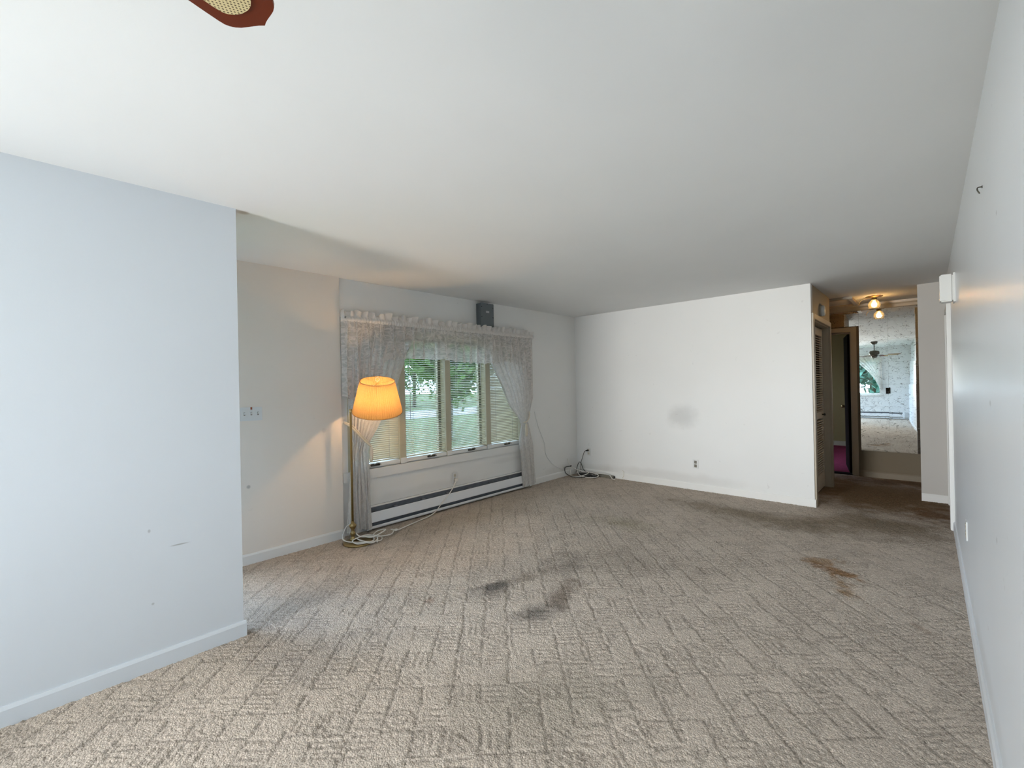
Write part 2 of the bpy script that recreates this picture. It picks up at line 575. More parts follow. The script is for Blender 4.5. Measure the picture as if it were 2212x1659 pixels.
def carpet_mat():
    m, nt, out = new_mat('sculpted_beige_carpet')
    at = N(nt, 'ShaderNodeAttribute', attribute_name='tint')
    tc = N(nt, 'ShaderNodeTexCoord')
    v = N(nt, 'ShaderNodeTexVoronoi')
    v.inputs['Scale'].default_value = 135
    L(nt, tc.outputs['Object'], v.inputs[0])
    no = N(nt, 'ShaderNodeTexNoise')
    no.inputs['Scale'].default_value = 240
    no.inputs['Detail'].default_value = 4
    L(nt, tc.outputs['Object'], no.inputs[0])
    r = N(nt, 'ShaderNodeMapRange')
    r.inputs[1].default_value = 0.3
    r.inputs[2].default_value = 0.7
    r.inputs[3].default_value = 0.62
    r.inputs[4].default_value = 1.32
    L(nt, no.outputs[0], r.inputs[0])
    # yarn fleck: each loop a little lighter or darker
    sp = N(nt, 'ShaderNodeSeparateColor')
    L(nt, v.outputs['Color'], sp.inputs[0])
    r2_ = N(nt, 'ShaderNodeMapRange')
    r2_.inputs[3].default_value = 0.82
    r2_.inputs[4].default_value = 1.16
    L(nt, sp.outputs[0], r2_.inputs[0])
    mu = N(nt, 'ShaderNodeMath', operation='MULTIPLY')
    L(nt, r.outputs[0], mu.inputs[0])
    L(nt, r2_.outputs[0], mu.inputs[1])
    vm = N(nt, 'ShaderNodeVectorMath', operation='SCALE')
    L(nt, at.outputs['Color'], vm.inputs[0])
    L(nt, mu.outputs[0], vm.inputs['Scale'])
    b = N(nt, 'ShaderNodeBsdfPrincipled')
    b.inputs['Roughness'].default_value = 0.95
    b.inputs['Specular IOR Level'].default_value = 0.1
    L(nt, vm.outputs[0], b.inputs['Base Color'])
    bp = N(nt, 'ShaderNodeBump')
    bp.inputs['Strength'].default_value = 0.7
    bp.inputs['Distance'].default_value = 0.004
    bp.invert = True
    L(nt, v.outputs['Distance'], bp.inputs['Height'])
    L(nt, bp.outputs[0], b.inputs['Normal'])
    L(nt, b.outputs[0], out.inputs[0])
    return m


M['carpet'] = carpet_mat()


# ---------------------------------------------------------------- geometry helpers
class MB:
    """collects geometry in world coordinates, builds ONE mesh object"""
    def __init__(s):
        s.v, s.f, s.sm = [], [], []

    def add(s, v, f, smooth=False):
        n = len(s.v)
        s.v += [tuple(p) for p in v]
        s.f += [tuple(i + n for i in q) for q in f]
        s.sm += [smooth] * len(f)
        return s

    def box(s, a, b):
        x0, y0, z0 = (min(a[i], b[i]) for i in range(3))
        x1, y1, z1 = (max(a[i], b[i]) for i in range(3))
        return s.add([(x0, y0, z0), (x1, y0, z0), (x1, y1, z0), (x0, y1, z0), (x0, y0, z1), (x1, y0, z1), (x1, y1, z1), (x0, y1, z1)],
                     [(3, 2, 1, 0), (4, 5, 6, 7), (0, 1, 5, 4), (1, 2, 6, 5), (2, 3, 7, 6), (3, 0, 4, 7)])

    def prism(s, poly, axis, a, b):
        """polygon in the two other axes, extruded along axis"""
        def P(p, t):
            q = list(p)
            q.insert(axis, t)
            return q
        n = len(poly)
        v = [P(p, a) for p in poly] + [P(p, b) for p in poly]
        f = [tuple(range(n))[::-1], tuple(range(n, 2 * n))] + [(i, (i + 1) % n, n + (i + 1) % n, n + i) for i in range(n)]
        return s.add(v, f)

    def lathe(s, prof, c, axis=(0, 0, 1), n=24, cap=True, smooth=True):
        ax = Vector(axis).normalized()
        a = ax.orthogonal().normalized()
        b = ax.cross(a)
        c = Vector(c)
        v, f = [], []
        for (r, h) in prof:
            for k in range(n):
                t = 2 * math.pi * k / n
                v.append(c + ax * h + (a * math.cos(t) + b * math.sin(t)) * r)
        for i in range(len(prof) - 1):
            for k in range(n):
                f.append((i * n + k, i * n + (k + 1) % n, (i + 1) * n + (k + 1) % n, (i + 1) * n + k))
        if cap:
            f.append(tuple(range(n))[::-1])
            f.append(tuple(range((len(prof) - 1) * n, len(prof) * n)))
        return s.add(v, f, smooth)

    def tube(s, pts, r, n=8, spline=0, cap=True):
        pts = [Vector(p) for p in pts]
        if spline:
            q = []
            P = [pts[0]] + pts + [pts[-1]]
            for i in range(1, len(P) - 2):
                for k in range(spline):
                    t = k / spline
                    q.append(0.5 * ((2 * P[i]) + (P[i + 1] - P[i - 1]) * t + (2 * P[i - 1] - 5 * P[i] + 4 * P[i + 1] - P[i + 2]) * t * t
                                    + (3 * P[i] - P[i - 1] - 3 * P[i + 1] + P[i + 2]) * t ** 3))
            q.append(pts[-1])
            pts = q
        v, f = [], []
        t0 = (pts[1] - pts[0]).normalized()
        a = t0.orthogonal().normalized()
        for i, p in enumerate(pts):
            t = (pts[min(i + 1, len(pts) - 1)] - pts[max(i - 1, 0)])
            t = t.normalized() if t.length > 1e-9 else t0
            a = (a - t * a.dot(t))
            a = a.normalized() if a.length > 1e-6 else t.orthogonal().normalized()
            b = t.cross(a)
            for k in range(n):
                w = 2 * math.pi * k / n
                v.append(p + (a * math.cos(w) + b * math.sin(w)) * r)
        for i in range(len(pts) - 1):
            for k in range(n):
                f.append((i * n + k, i * n + (k + 1) % n, (i + 1) * n + (k + 1) % n, (i + 1) * n + k))
        if cap:
            f.append(tuple(range(n))[::-1])
            f.append(tuple(range((len(pts) - 1) * n, len(pts) * n)))
        return s.add(v, f, True)

    def sphere(s, c, rx, ry=None, rz=None, n=16, m=10):
        ry = ry or rx
        rz = rz or rx
        v, f = [], []
        for i in range(m + 1):
            a = math.pi * i / m
            for k in range(n):
                b = 2 * math.pi * k / n
                v.append((c[0] + rx * math.sin(a) * math.cos(b), c[1] + ry * math.sin(a) * math.sin(b), c[2] + rz * math.cos(a)))
        for i in range(m):
            for k in range(n):
                f.append((i * n + k, (i + 1) * n + k, (i + 1) * n + (k + 1) % n, i * n + (k + 1) % n))
        return s.add(v, f, True)

    def mesh(s, name, bevel=0.0, weld=False):
        me = bpy.data.meshes.new(name)
        me.from_pydata(s.v, [], s.f)
        for p, q in zip(me.polygons, s.sm):
            p.use_smooth = q
        if bevel > 0 or weld:
            bm = bmesh.new()
            bm.from_mesh(me)
            if weld:
                bmesh.ops.remove_doubles(bm, verts=bm.verts, dist=1e-5)
            if bevel > 0:
                bmesh.ops.bevel(bm, geom=list(bm.edges), offset=bevel, segments=2, affect='EDGES', clamp_overlap=True)
            bm.to_mesh(me)
            bm.free()
        return me

    def build(s, name, mat, parent=None, bevel=0.0, loc=None, weld=False):
        """vertices are world coordinates; they are stored relative to the thing's origin"""
        org = Vector(parent['_org']) if parent is not None else Vector(loc or (0, 0, 0))
        s.v = [tuple(Vector(p) - org) for p in s.v]
        me = s.mesh(name, bevel, weld)
        me.materials.append(M[mat] if isinstance(mat, str) else mat)
        o = bpy.data.objects.new(name, me)
        col.objects.link(o)
        o['_org'] = tuple(org)
        if parent is not None:
            o.parent = parent
        else:
            o.location = org
        return o


def tag(o, label=None, cat=None, group=None, kind=None):
    if label: o['label'] = label
    if cat: o['category'] = cat
    if group: o['group'] = group
    if kind: o['kind'] = kind
    return o


def thing(name, loc, label, cat, group=None, kind=None):
    o = bpy.data.objects.new(name, None)
    o.empty_display_size = 0.05
    o.location = loc
    o['_org'] = tuple(loc)
    col.objects.link(o)
    return tag(o, label, cat, group, kind)


def inst(me, name, mat, parent, loc, rot=(0, 0, 0)):
    """another piece that shares mesh data; loc is in world coordinates"""
    o = bpy.data.objects.new(name, me)
    if not me.materials:
        me.materials.append(M[mat])
    col.objects.link(o)
    o.parent = parent
    o.location = Vector(loc) - Vector(parent['_org'])
    o.rotation_euler = rot
    o['_org'] = tuple(loc)
    return o


def struct(name, mb, mat, label, cat='wall', bevel=0.0):
    return tag(mb.build(name, mat, bevel=bevel), label, cat, kind='structure')


# ================================================================ THE SETTING
T = 0.12
# ---- carpet: sculpted pile as real relief, pattern turned 45 degrees to the walls
def carpet():
    x = np.arange(XW - 0.02, XR + 1.45, 0.0085)
    xf = x[x <= XR + 0.02]
    x = np.concatenate([xf, np.linspace(XR + 0.06, XR + 1.3, 12)])
    y = np.concatenate([np.arange(YREAR - 0.1, -0.35, 0.09), np.arange(-0.3, 4.0, 0.0075), np.arange(4.0, YM + 0.14, 0.014)])
    X, Y = np.meshgrid(x, y)
    c = math.sqrt(0.5)
    U = (X + Y) * c            # across the view
    V = (-X + Y) * c           # along the view
    # carving raster
    S, res, size = 0.132, 0.004, 13.0
    n = int(size / res)
    g = np.zeros((n, n), np.float32)   # 1 = carved line
    r = np.random.default_rng(5)

    def line(u0, v0, u1, v1, w=0.0075, wob=0.003, st=1.0):
        k = int(max(abs(u1 - u0), abs(v1 - v0)) / res) + 2
        t = np.linspace(0, 1, k)
        wu = np.cumsum(r.normal(0, 1, k)) * 0.0006
        uu = u0 + (u1 - u0) * t + wu
        vv = v0 + (v1 - v0) * t + np.cumsum(r.normal(0, 1, k)) * 0.0006
        h = max(1, int(w / res / 2))
        iu = (uu / res).astype(int)
        iv = (vv / res).astype(int)
        for a in range(-h, h):
            for b in range(-h, h):
                ok = (iu + a >= 0) & (iu + a < n) & (iv + b >= 0) & (iv + b < n)
                g[iv[ok] + b, iu[ok] + a] = np.maximum(g[iv[ok] + b, iu[ok] + a], st)
    N_ = int(size / S)
    for j in range(N_):
        for i in range(N_):
            u, v = i * S, j * S
            jt = lambda q=0.012: r.uniform(-q, q)
            # long lines along the view: most cells, some doubled
            if r.random() < 0.80:
                line(u + jt(.006), v - jt(), u + jt(.006), v + S + jt(0.03))
                if r.random() < 0.3:
                    line(u + 0.024 + jt(.004), v + jt(0.03), u + 0.024 + jt(.004), v + S * r.uniform(0.5, 1.1), st=0.8)
            if r.random() < 0.38:
                line(u + jt(), v + jt(.006), u + S + jt(), v + jt(.006), st=0.85)
            k = r.random()
            if k < 0.30:
                q = int(r.integers(3, 6))
                for a in range(q):
                    t = (a + 0.6) / q * S
                    line(u + 0.02 + jt(.008), v + t, u + S - 0.015 + jt(.01), v + t + jt(.004), st=0.8)
            elif k < 0.40:
                q = 4
                for a in range(q):
                    t = (a + 0.6) / q * S
                    line(u + t, v + 0.02, u + t + jt(.004), v + S - 0.02, st=0.7)
            elif k < 0.55:
                q = 5
                sg = 1 if r.random() < .5 else -1
                for a in range(q):
                    t = a / q * S * 0.7
                    if sg > 0:
                        line(u + 0.02 + t, v + 0.02, u + 0.02, v + 0.02 + t, st=0.6)
                        line(u + S - 0.02, v + S - 0.02 - t, u + S - 0.02 - t, v + S - 0.02, st=0.6)
                    else:
                        line(u + 0.02, v + S - 0.03 - t, u + 0.03 + t, v + S - 0.02, st=0.6)
            elif k < 0.63:
                for a in (0.3, 0.55):
                    rr = S * a * 0.8
                    for w_ in range(8):
                        t0, t1 = w_ * math.pi / 4, (w_ + 1) * math.pi / 4
                        line(u + S / 2 + rr * math.cos(t0), v + S / 2 + rr * math.sin(t0), u + S / 2 + rr * math.cos(t1), v + S / 2 + rr * math.sin(t1), st=0.6)
    # soften a little
    for ax in (0, 1):
        g = (g + np.roll(g, 1, ax)) * 0.5
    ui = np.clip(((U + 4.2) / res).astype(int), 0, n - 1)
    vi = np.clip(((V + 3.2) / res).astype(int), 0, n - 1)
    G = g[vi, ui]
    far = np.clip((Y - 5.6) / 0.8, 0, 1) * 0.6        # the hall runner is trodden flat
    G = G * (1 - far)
    yy = np.where(Y > -0.32, 1.0, 0.0)
    rough = rng.normal(0, 1, X.shape)
    Z = -0.0055 * G * yy + 0.0016 * np.clip(rough, -2, 2) * yy
    Z = np.minimum(Z, 0.001)
    # colour of the yarn and the stains it carries
    base = np.array([0.525, 0.445, 0.37])
    C = np.ones(X.shape + (3,)) * base

    def smooth_noise(sx, seed):
        q = np.random.default_rng(seed)
        gx = q.normal(0, 1, (64, 64))
        fx = (X - XW) / sx
        fy = (Y + 4) / sx
        ix, iy = np.floor(fx).astype(int) % 63, np.floor(fy).astype(int) % 63
        tx, ty = fx - np.floor(fx), fy - np.floor(fy)
        tx, ty = tx * tx * (3 - 2 * tx), ty * ty * (3 - 2 * ty)
        return (gx[iy, ix] * (1 - tx) + gx[iy, ix + 1] * tx) * (1 - ty) + (gx[iy + 1, ix] * (1 - tx) + gx[iy + 1, ix + 1] * tx) * ty
    nz1, nz2, nz3, nz4 = smooth_noise(0.09, 1), smooth_noise(0.35, 2), smooth_noise(0.03, 3), smooth_noise(0.15, 4)

    def stain(cx, cy, rx, ry, ang, colr, st, hard=0.35, ns=None):
        nonlocal C
        ca, sa = math.cos(ang), math.sin(ang)
        dx, dy = X - cx, Y - cy
        a = (dx * ca + dy * sa) / rx
        b = (-dx * sa + dy * ca) / ry
        ns = (0.07 if rx > 0.35 else 0.16) if ns is None else ns
        d = np.sqrt(a * a + b * b) + ns * nz1 + ns * 0.6 * nz3 + ns * 0.5 * nz4 + (0.12 * nz2 if rx > 0.35 else 0)
        w = np.clip((1.0 - d) / (1 - hard), 0, 1)
        w = (w * w * (3 - 2 * w) * st)[..., None]
        C = C * (1 - w) + np.array(colr) * w
    C *= (1 + 0.035 * nz2 + 0.02 * nz1)[..., None]
    dk = (0.075, 0.068, 0.062)
    # traffic soil
    stain(-1.75, 3.05, 0.75, 0.45, 0.4, (0.27, 0.225, 0.18), 0.50, 0.0)
    stain(-1.30, 5.00, 1.25, 0.40, -0.12, (0.22, 0.175, 0.12), 0.75, 0.0)
    stain(-0.45, 5.35, 0.75, 0.55, 0.2, (0.20, 0.15, 0.095), 0.70, 0.0)
    stain(-0.40, 6.85, 1.4, 1.15, 0.0, (0.20, 0.125, 0.06), 0.85, 0.3)  # hall, next two as well: soil plus dim warm light painted in
    stain(0.05, 6.15, 0.35, 0.5, 0.0, (0.20, 0.10, 0.045), 0.70, 0.1)
    stain(-0.30, 7.75, 0.9, 0.35, 0.0, (0.13, 0.065, 0.03), 0.7, 0.1)
    stain(-2.25, 3.95, 0.5, 0.25, 0.2, (0.30, 0.26, 0.17), 0.55, 0.0)
    stain(-2.70, 1.10, 0.7, 0.6, 0.3, (0.33, 0.30, 0.28), 0.45, 0.0)
    stain(-1.20, 1.55, 0.6, 0.35, 0.8, (0.33, 0.29, 0.23), 0.45, 0.0)
    # dark spill
    stain(-2.20, 2.12, 0.26, 0.13, 1.35, dk, 0.80, 0.0)
    stain(-2.14, 2.42, 0.22, 0.12, 1.2, (0.26, 0.21, 0.16), 0.7, 0.0)
    stain(-2.10, 2.80, 0.25, 0.30, 0.4, (0.22, 0.19, 0.16), 0.55, 0.0)
    stain(-1.77, 2.08, 0.21, 0.15, 1.2, dk, 0.70, 0.0)
    stain(-1.80, 2.38, 0.27, 0.14, 1.75, (0.16, 0.12, 0.09), 0.72, 0.0)
    stain(-2.40, 1.72, 0.05, 0.05, 0, (0.25, 0.16, 0.11), 0.5, 0.1)
    # rust stain by the right wall
    stain(-0.57, 4.10, 0.20, 0.10, 0.1, (0.30, 0.17, 0.07), 0.65, 0.0, 0.3)
    stain(-0.50, 3.93, 0.17, 0.10, -0.6, (0.25, 0.12, 0.04), 0.80, 0.0, 0.3)
    stain(-0.42, 3.68, 0.26, 0.085, -1.2, (0.28, 0.155, 0.06), 0.75, 0.0, 0.3)
    stain(-0.06, 3.35, 0.09, 0.03, -0.9, (0.30, 0.20, 0.13), 0.4, 0.0)
    C *= (1 - 0.33 * G)[..., None]            # carved lines coloured darker than the pile
    nv = X.size
    ny, nx = X.shape
    me = bpy.data.meshes.new('floor')
    me.vertices.add(nv)
    co = np.stack([X, Y, Z], -1).astype(np.float32).reshape(-1)
    me.vertices.foreach_set('co', co)
    idx = np.arange(nv).reshape(ny, nx)
    q = np.stack([idx[:-1, :-1], idx[:-1, 1:], idx[1:, 1:], idx[1:, :-1]], -1).reshape(-1)
    nf = q.size // 4
    me.loops.add(nf * 4)
    me.loops.foreach_set('vertex_index', q.astype(np.int32))
    me.polygons.add(nf)
    me.polygons.foreach_set('loop_start', (np.arange(nf) * 4).astype(np.int32))
    me.polygons.foreach_set('loop_total', np.full(nf, 4, np.int32))
    me.polygons.foreach_set('use_smooth', np.ones(nf, bool))
    me.update(calc_edges=True)
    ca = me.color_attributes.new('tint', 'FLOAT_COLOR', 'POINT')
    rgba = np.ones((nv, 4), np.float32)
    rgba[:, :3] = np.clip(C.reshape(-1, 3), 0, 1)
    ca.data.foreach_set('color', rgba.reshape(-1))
    me.materials.append(M['carpet'])
    o = bpy.data.objects.new('floor', me)
    col.objects.link(o)
    tag(o, 'stained beige sculpted wall-to-wall carpet with carved lines', 'floor', kind='structure')


carpet()

struct('ceiling', MB().box((XL - T, YREAR - T, H), (XR + 1.5, YM + T, H + 0.1)).box((XW - 0.2, -0.62, H), (XL - T, YM + T, H + 0.1)), 'ceiling', 'smooth off-white painted ceiling over the living room and hall', 'ceiling')

# near left wall and the little entry behind it
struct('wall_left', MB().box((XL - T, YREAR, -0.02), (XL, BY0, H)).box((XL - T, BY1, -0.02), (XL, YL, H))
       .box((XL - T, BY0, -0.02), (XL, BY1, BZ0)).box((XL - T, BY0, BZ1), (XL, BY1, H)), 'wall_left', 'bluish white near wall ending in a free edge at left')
struct('wall_entry', MB().box((XW - T, -0.62, -0.02), (XW, -0.5, H)).box((XW, -0.62, -0.02), (XL - T, -0.5, H)), 'wall_switch', 'hidden entry wall behind the near left wall')
# switch wall (stands a little proud) and the window wall with its opening
struct('wall_switch', MB().box((XW - T, -0.5, -0.02), (XW + 0.028, EY0, H)).box((XW - T, EY1, -0.02), (XW + 0.028, YSTEP, H))
       .box((XW - T, EY0, -0.02), (XW + 0.028, EY1, EZ0)).box((XW - T, EY0, EZ1), (XW + 0.028, EY1, H)), 'wall_switch', 'warm beige wall carrying the switch plate left of the curtain')
mb = MB()
mb.box((XW - 0.2, YSTEP, -0.02), (XW, WY0, H)).box((XW - 0.2, WY1, -0.02), (XW, YB + 0.1, H))
mb.box((XW - 0.2, WY0, -0.02), (XW, WY1, WZ0)).box((XW - 0.2, WY0, WZ1), (XW, WY1, H))
struct('wall_window', mb, 'wall_win', 'greyish white wall around the front window')
struct('wall_far', MB().box((XW - T, YB, -0.02), (XC, YB + 0.10, H)), 'wall_far', 'white far wall with a grey smudge and an outlet')
# closet block
CY0, CY1, CZ = 5.852, 6.935, 2.06
mb = MB()
mb.box((XC - 0.10, YB + 0.10, -0.02), (XC, CY0, H)).box((XC - 0.10, CY1, -0.02), (XC, 7.02, H)).box((XC - 0.10, CY0, CZ), (XC, CY1, H))
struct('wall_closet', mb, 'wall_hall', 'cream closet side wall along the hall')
mb = MB()
mb.box((-2.0, 6.92, -0.02), (XC - 0.10, 7.02, H)).box((-1.75, YB + 0.1, -0.02), (-1.65, 6.92, H))
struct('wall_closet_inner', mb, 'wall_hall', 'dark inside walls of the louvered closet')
# right wall: window behind the camera, doorway near the hall
DY0, DY1, DZ = 5.72, 6.70, 2.06
mb = MB()
mb.box((XR, YREAR, -0.02), (XR + T, DY0, H)).box((XR, DY1, -0.02), (XR + T, YM, H)).box((XR, DY0, DZ), (XR + T, DY1, H))
struct('wall_right', mb, 'wall_right', 'long glossy white wall along the right edge')
mb = MB()
mb.box((XR + 1.3, DY0 - 0.5, -0.02), (XR + 1.4, DY1 + 0.5, H)).box((XR + T, DY0 - 0.6, -0.02), (XR + 1.3, DY0 - 0.5, H)).box((XR + T, DY1 + 0.5, -0.02), (XR + 1.3, DY1 + 0.6, H))
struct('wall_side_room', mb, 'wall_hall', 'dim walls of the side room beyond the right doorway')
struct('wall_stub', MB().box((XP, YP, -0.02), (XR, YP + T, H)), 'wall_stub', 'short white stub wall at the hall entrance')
# rear wall with window
mb = MB()
mb.box((XL - T, YREAR - T, -0.02), (RX0, YREAR, H)).box((RX1, YREAR - T, -0.02), (XR + T, YREAR, H))
mb.box((RX0, YREAR - T, -0.02), (RX1, YREAR, RZ0)).box((RX0, YREAR - T, RZ1), (RX1, YREAR, H))
struct('wall_rear', mb, 'wall_rear', 'white wall behind the camera with the swagged window')
# hall end wall with its doorway
HX0, HX1, HZ = -1.56, -0.795, 2.06
mb = MB()
mb.box((-2.1, YM, -0.02), (HX0, YM + T, H)).box((HX1, YM, -0.02), (XR + T, YM + T, H)).box((HX0, YM, HZ), (HX1, YM + T, H))
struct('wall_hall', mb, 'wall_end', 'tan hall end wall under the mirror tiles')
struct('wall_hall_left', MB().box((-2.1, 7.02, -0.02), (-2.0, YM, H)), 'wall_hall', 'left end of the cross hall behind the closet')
# the room beyond the hall door
struct('wall_far_room', MB().box((-3.0, 11.30, -0.02), (0.6, 11.4, H)).box((0.5, YM + T, -0.02), (0.6, 11.3, H))
       .box((-3.1, YM + T, -0.02), (-3.0, 9.0, H)).box((-3.1, 9.5, -0.02), (-3.0, 11.4, H)).box((-3.1, 9.0, -0.02), (-3.0, 9.5, 0.9)).box((-3.1, 9.0, 2.0), (-3.0, 9.5, H)),
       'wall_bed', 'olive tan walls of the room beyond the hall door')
struct('floor_far_room', MB().box((-3.1, YM + 0.10, -0.03), (0.6, 11.4, 0.004)), 'red_carpet', 'magenta carpet of the room beyond the hall door', 'floor')
struct('ceiling_far_room', MB().box((-3.1, YM + T, H), (0.6, 11.4, H + 0.1)), 'wall_bed', 'ceiling of the room beyond the hall door', 'ceiling')
portal('daylight_portal_far_room', (-3.2, 9.25, 1.45), (0, math.radians(-90), 0), 1.1, 0.5)


# ---- baseboards
def base(name, a, b, axis, sgn, label, mat='trim', h=0.085, t=0.013):
    """run from a to b (x,y), proud on side sgn of the given axis"""
    prof = [(0, -0.01), (t, -0.01), (t, h * 0.82), (t * 0.55, h), (0, h)]
    mb = MB()
    if axis == 0:      # proud along x, runs along y
        mb.prism([(a[0] + sgn * p, q) for p, q in prof], 1, a[1], b[1])
    else:
        mb.prism([(a[1] + sgn * p, q) for p, q in prof], 0, a[0], b[0])
    return struct(name, mb, mat, label, 'baseboard')


base('baseboard_left', (XL, YREAR), (XL, YL + 0.013), 0, 1, 'white baseboard along the near left wall', 'wall_left')
base('baseboard_switch_wall', (XW + 0.028, -0.5), (XW + 0.028, YSTEP), 0, 1, 'beige baseboard under the switch plate wall')
base('baseboard_window', (XW, 4.60), (XW, YB), 0, 1, 'white baseboard in the corner right of the curtain')
base('baseboard_far', (XW, YB), (XC + 0.013, YB), 1, -1, 'white baseboard along the far wall')
base('baseboard_right', (XR, YREAR), (XR, 5.62), 0, -1, 'scuffed white baseboard along the right wall', 'wall_right')
base('baseboard_stub', (XP, YP), (XR, YP), 1, -1, 'white baseboard on the hall stub wall')
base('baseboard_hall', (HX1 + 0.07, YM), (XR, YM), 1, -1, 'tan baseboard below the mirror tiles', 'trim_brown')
base('baseboard_far_room', (-3.0, 11.30), (0.5, 11.30), 1, -1, 'pale baseboard in the room with magenta carpet', 'trim_tan', h=0.1)
base('baseboard_rear', (XL, YREAR), (XR, YREAR), 1, 1, 'white baseboard on the rear wall')


# ---- casings
def casing(name, boxes, label, mat='trim', bevel=0.004):
    t = thing(name, boxes[0][1], label, 'trim', kind='structure')
    for nm, a, b in boxes:
        MB().box(a, b).build(nm, mat, t, bevel=bevel)
    return t


casing('trim_1', [('casing_side', (XC, YB + 0.012, 0), (XC + 0.018, CY0, CZ + 0.06)), ('casing_side', (XC, CY1, 0), (XC + 0.018, CY1 + 0.062, CZ + 0.06)),
                  ('casing_head', (XC, CY0, CZ), (XC + 0.018, CY1, CZ + 0.06)), ('jamb', (XC - 0.10, CY1 - 0.012, 0), (XC - 0.001, CY1 - 0.0005, CZ)),
                  ('head_jamb', (XC - 0.10, CY0, CZ - 0.012), (XC - 0.001, CY1 - 0.012, CZ - 0.0005))],
       'cream casing around the louvered closet door', 'trim_tan')
casing('trim_2', [('casing_side', (HX1, YM - 0.018, 0), (HX1 + 0.066, YM, HZ + 0.066)), ('casing_side', (HX0 - 0.066, YM - 0.018, 0), (HX0, YM, HZ + 0.066)),
                  ('casing_head', (HX0, YM - 0.018, HZ), (HX1, YM, HZ + 0.066)), ('jamb', (HX1 - 0.012, YM + 0.002, 0), (HX1 - 0.0005, YM + T, HZ)),
                  ('head_jamb', (HX0, YM + 0.002, HZ - 0.012), (HX1 - 0.013, YM + T, HZ - 0.0005))],
       'tan casing around the hall doorway beside the mirrors', 'trim_tan')
casing('trim_3', [('casing_side', (XR - 0.030, 5.62, 0.0), (XR, DY0, DZ + 0.05)), ('casing_head', (XR - 0.018, DY0, DZ), (XR, DY1 + 0.06, DZ + 0.05)),
                  ('casing_side', (XR - 0.018, DY1, 0.0), (XR, DY1 + 0.06, DZ))],
       'white casing on the end of the right wall')
# crown moulding over the mirrors and the attic hatch
struct('trim_4', MB().prism([(YM, H - 0.09), (YM - 0.018, H - 0.085), (YM - 0.03, H - 0.05), (YM - 0.05, H - 0.03), (YM - 0.055, H - 0.001), (YM, H - 0.001)], 0, -2.0, XR),
       'trim_tan', 'crown moulding along the top of the mirror wall', 'trim')
t = thing('attic_hatch', (-1.05, 7.45, H), 'framed attic hatch in the hall ceiling by the lamp', 'hatch')
MB().box((-1.42, 7.14, H - 0.012), (-0.73, 7.74, H - 0.001)).build('panel', 'ceiling', t)
for a, b in (((-1.47, 7.08, H - 0.03), (-0.68, 7.14, H - 0.001)), ((-1.47, 7.74, H - 0.03), (-0.68, 7.80, H - 0.001)),
             ((-1.47, 7.14, H - 0.03), (-1.42, 7.74, H - 0.001)), ((-0.73, 7.14, H - 0.03), (-0.68, 7.74, H - 0.001))):
    MB().box(a, b).build('frame_rail', 'trim_tan', t, bevel=0.004)

# ================================================================ FRONT WINDOW
t = thing('window_1', (XW, (WY0 + WY1) / 2, WZ0), 'four-part casement window behind blinds and lace curtains', 'window', kind='structure')
MB().box((XW - 0.20, WY0, WZ0), (XW - 0.001, WY0 + 0.03, WZ1)).build('side_jamb', 'mullion', t)
MB().box((XW - 0.20, WY1 - 0.03, WZ0), (XW - 0.001, WY1, WZ1)).build('side_jamb', 'mullion', t)
MB().box((XW - 0.20, WY0 + 0.03, WZ1 - 0.03), (XW - 0.001, WY1 - 0.03, WZ1)).build('head_jamb', 'mullion', t)
MB().box((XW - 0.20, WY0 + 0.03, WZ0), (XW - 0.03, WY1 - 0.03, WZ0 + 0.012)).build('sill', 'trim', t)
MB().box((XW, WY0 - 0.06, WZ0 - 0.09), (XW + 0.022, WY1 + 0.06, WZ0 + 0.002)).build('apron', 'trim', t, bevel=0.004)
MB().box((XW, WY0 - 0.06, WZ1), (XW + 0.016, WY1 + 0.06, WZ1 + 0.07)).build('head_casing', 'trim', t, bevel=0.004)
edges = [WY0 + 0.03, 2.60, 3.213, 3.850, WY1 - 0.03]
for y in edges[1:-1]:
    MB().box((XW - 0.16, y - 0.038, WZ0 + 0.012), (XW - 0.012, y + 0.038, WZ1 - 0.03)).build('mullion', 'mullion', t)
    MB().box((XW - 0.012, y - 0.034, WZ0 + 0.004), (XW + 0.006, y + 0.034, WZ0 + 0.062)).build('mullion_foot', 'trim', t, bevel=0.003)
